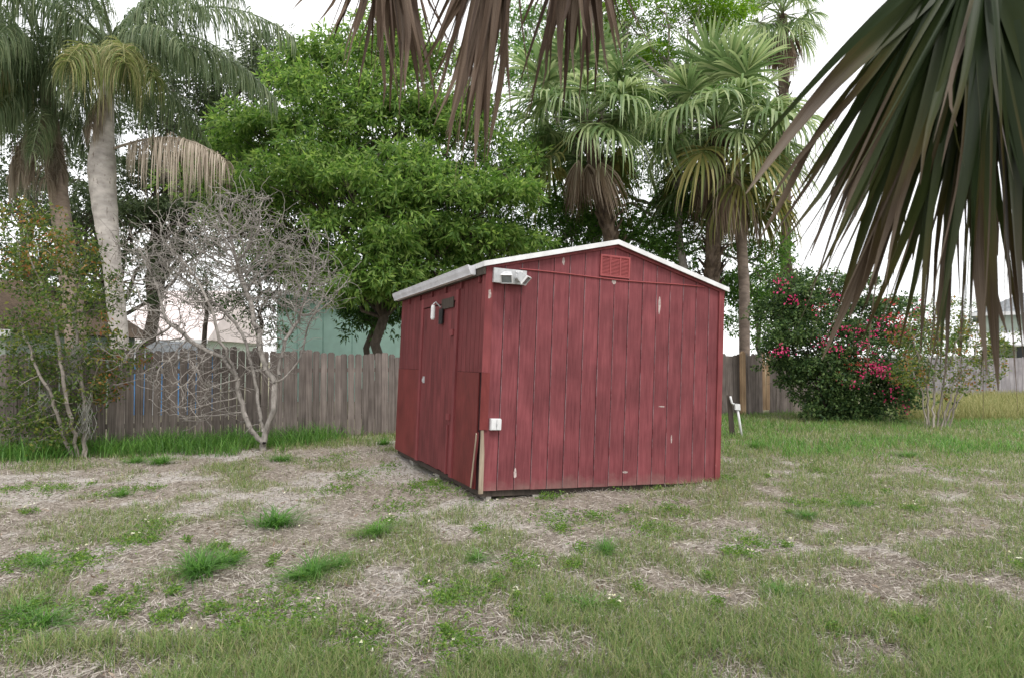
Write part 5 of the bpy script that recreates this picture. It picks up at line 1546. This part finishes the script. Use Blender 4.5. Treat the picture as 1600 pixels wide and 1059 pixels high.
    dead = [((612, -150), 1.95, [(515, 62, 0, .7), (540, 110, .05, .8), (528, 30, -.1, .7), (560, 128, .08, .8), (585, 100, -.05, .9), (590, 165, 0, .8), (610, 170, .1, .7), (628, 182, 0, .9), (640, 150, -.1, .8), (652, 175, .1, .7), (668, 150, .05, .7), (680, 190, -.05, .5), (575, 60, .15, 1), (615, 80, .15, 1), (645, 90, .15, 1), (600, 125, .1, .6), (550, 75, .12, 1), (660, 130, -.1, .5), (635, 110, .12, .9)]),
            ((800, -170), 1.75, [(683, 200, 0, 1), (700, 252, .05, 1), (735, 262, -.05, 1), (748, 268, .08, .9), (772, 255, 0, .7), (690, 130, .1, .8), (720, 180, -.12, .9), (745, 205, .1, 1.1), (705, 215, .08, 1.2), (665, 110, 0, .8), (755, 235, -.08, .6), (730, 240, .12, 1), (680, 90, .1, .8), (760, 180, .1, .9), (700, 160, .14, 1), (788, 165, 0, .5), (725, 120, -.15, .6), (715, 262, -.1, .5)]),
            ((905, -160), 1.9, [(812, 50, 0, .6), (838, 145, .05, .9), (830, 180, 0, .5), (868, 140, -.05, .9), (882, 162, .08, .8), (895, 130, 0, 1), (910, 160, -.08, .6), (925, 100, .05, .8), (940, 152, .08, .6), (950, 120, 0, .8), (965, 90, .05, .7), (972, 112, -.05, .5), (860, 90, .12, 1.1), (890, 80, .12, 1), (920, 150, .12, .6), (850, 30, -.1, .6), (1005, 60, 0, .4), (930, 60, .14, 1)])]
    for (h, Y, segs) in dead:
        frond(h[0], h[1], Y, segs, M['fan_dead'], 'petiole_dead', 'dead brown fan frond hanging down', 0.029)
    for k in range(9):                                       # the rest of its crown, over and behind the viewer
        me = FAN[('up', 'mid', 'up')[k % 3]][k % 2]
        o = link('frond', me, None, t)
        o.location = tuple(crown_c - base + np.array([0, 0, 0.12]))
        o.rotation_euler = (0, 0, R(-150 + k * 24))

def frond_mat(name, green):
    m = bpy.data.materials.new(name); m.use_nodes = True
    nt = m.node_tree; b = nt.nodes['Principled BSDF']
    b.inputs['Roughness'].default_value = 0.42 if green else 0.6
    b.inputs['Specular IOR Level'].default_value = 0.18
    al = nd(nt, 'ShaderNodeAttribute', attribute_name='along')
    ac = nd(nt, 'ShaderNodeAttribute', attribute_name='across')
    oi = nd(nt, 'ShaderNodeObjectInfo')
    cb = nd(nt, 'ShaderNodeCombineXYZ')
    m1 = nd(nt, 'ShaderNodeMath', operation='MULTIPLY'); m1.inputs[1].default_value = 3.0
    m2 = nd(nt, 'ShaderNodeMath', operation='MULTIPLY'); m2.inputs[1].default_value = 26.0
    m3 = nd(nt, 'ShaderNodeMath', operation='MULTIPLY'); m3.inputs[1].default_value = 60.0
    nt.links.new(al.outputs['Fac'], m1.inputs[0]); nt.links.new(ac.outputs['Fac'], m2.inputs[0]); nt.links.new(oi.outputs['Random'], m3.inputs[0])
    nt.links.new(m1.outputs[0], cb.inputs['X']); nt.links.new(m2.outputs[0], cb.inputs['Y']); nt.links.new(m3.outputs[0], cb.inputs['Z'])
    n = nd(nt, 'ShaderNodeTexNoise'); n.inputs['Scale'].default_value = 1.6; n.inputs['Detail'].default_value = 5
    nt.links.new(cb.outputs['Vector'], n.inputs['Vector'])
    if green:
        # dries from the tip; how far differs from leaflet to leaflet
        a = nd(nt, 'ShaderNodeMath', operation='ADD'); nt.links.new(al.outputs['Fac'], a.inputs[0])
        mm = nd(nt, 'ShaderNodeMath', operation='MULTIPLY_ADD'); mm.inputs[1].default_value = 0.62; mm.inputs[2].default_value = -0.62
        nt.links.new(oi.outputs['Random'], mm.inputs[0]); nt.links.new(mm.outputs[0], a.inputs[1])
        a2 = nd(nt, 'ShaderNodeMath', operation='MULTIPLY_ADD'); a2.inputs[1].default_value = 0.5
        nt.links.new(n.outputs['Fac'], a2.inputs[0]); nt.links.new(a.outputs[0], a2.inputs[2])
        r = ramp(nt, [(0.30, (0.024, 0.040, 0.013)), (0.58, (0.042, 0.055, 0.016)), (0.70, (0.075, 0.062, 0.020)), (0.80, (0.045, 0.028, 0.016)), (1.0, (0.15, 0.115, 0.085))])
        nt.links.new(a2.outputs[0], r.inputs['Fac'])
    else:
        a2 = nd(nt, 'ShaderNodeMath', operation='MULTIPLY_ADD'); a2.inputs[1].default_value = 0.35; a2.inputs[2].default_value = -0.1
        nt.links.new(oi.outputs['Random'], a2.inputs[0])
        a3 = nd(nt, 'ShaderNodeMath', operation='ADD'); nt.links.new(n.outputs['Fac'], a3.inputs[0]); nt.links.new(a2.outputs[0], a3.inputs[1])
        r = ramp(nt, [(0.30, (0.036, 0.021, 0.014)), (0.55, (0.07, 0.043, 0.028)), (0.80, (0.20, 0.148, 0.11))])
        nt.links.new(a3.outputs[0], r.inputs['Fac'])
    nt.links.new(r.outputs['Color'], b.inputs['Base Color'])
    tr = nd(nt, 'ShaderNodeBsdfTranslucent'); nt.links.new(r.outputs['Color'], tr.inputs['Color'])
    mx = nd(nt, 'ShaderNodeMixShader'); mx.inputs[0].default_value = 0.22 if green else 0.12
    nt.links.new(b.outputs[0], mx.inputs[1]); nt.links.new(tr.outputs[0], mx.inputs[2])
    nt.links.new(mx.outputs[0], nt.nodes['Material Output'].inputs['Surface'])
    return m
M['fan_green'] = frond_mat('green_fan_leaflet', True)
M['fan_dead'] = frond_mat('dead_fan_leaflet', False)
overhead_palm()
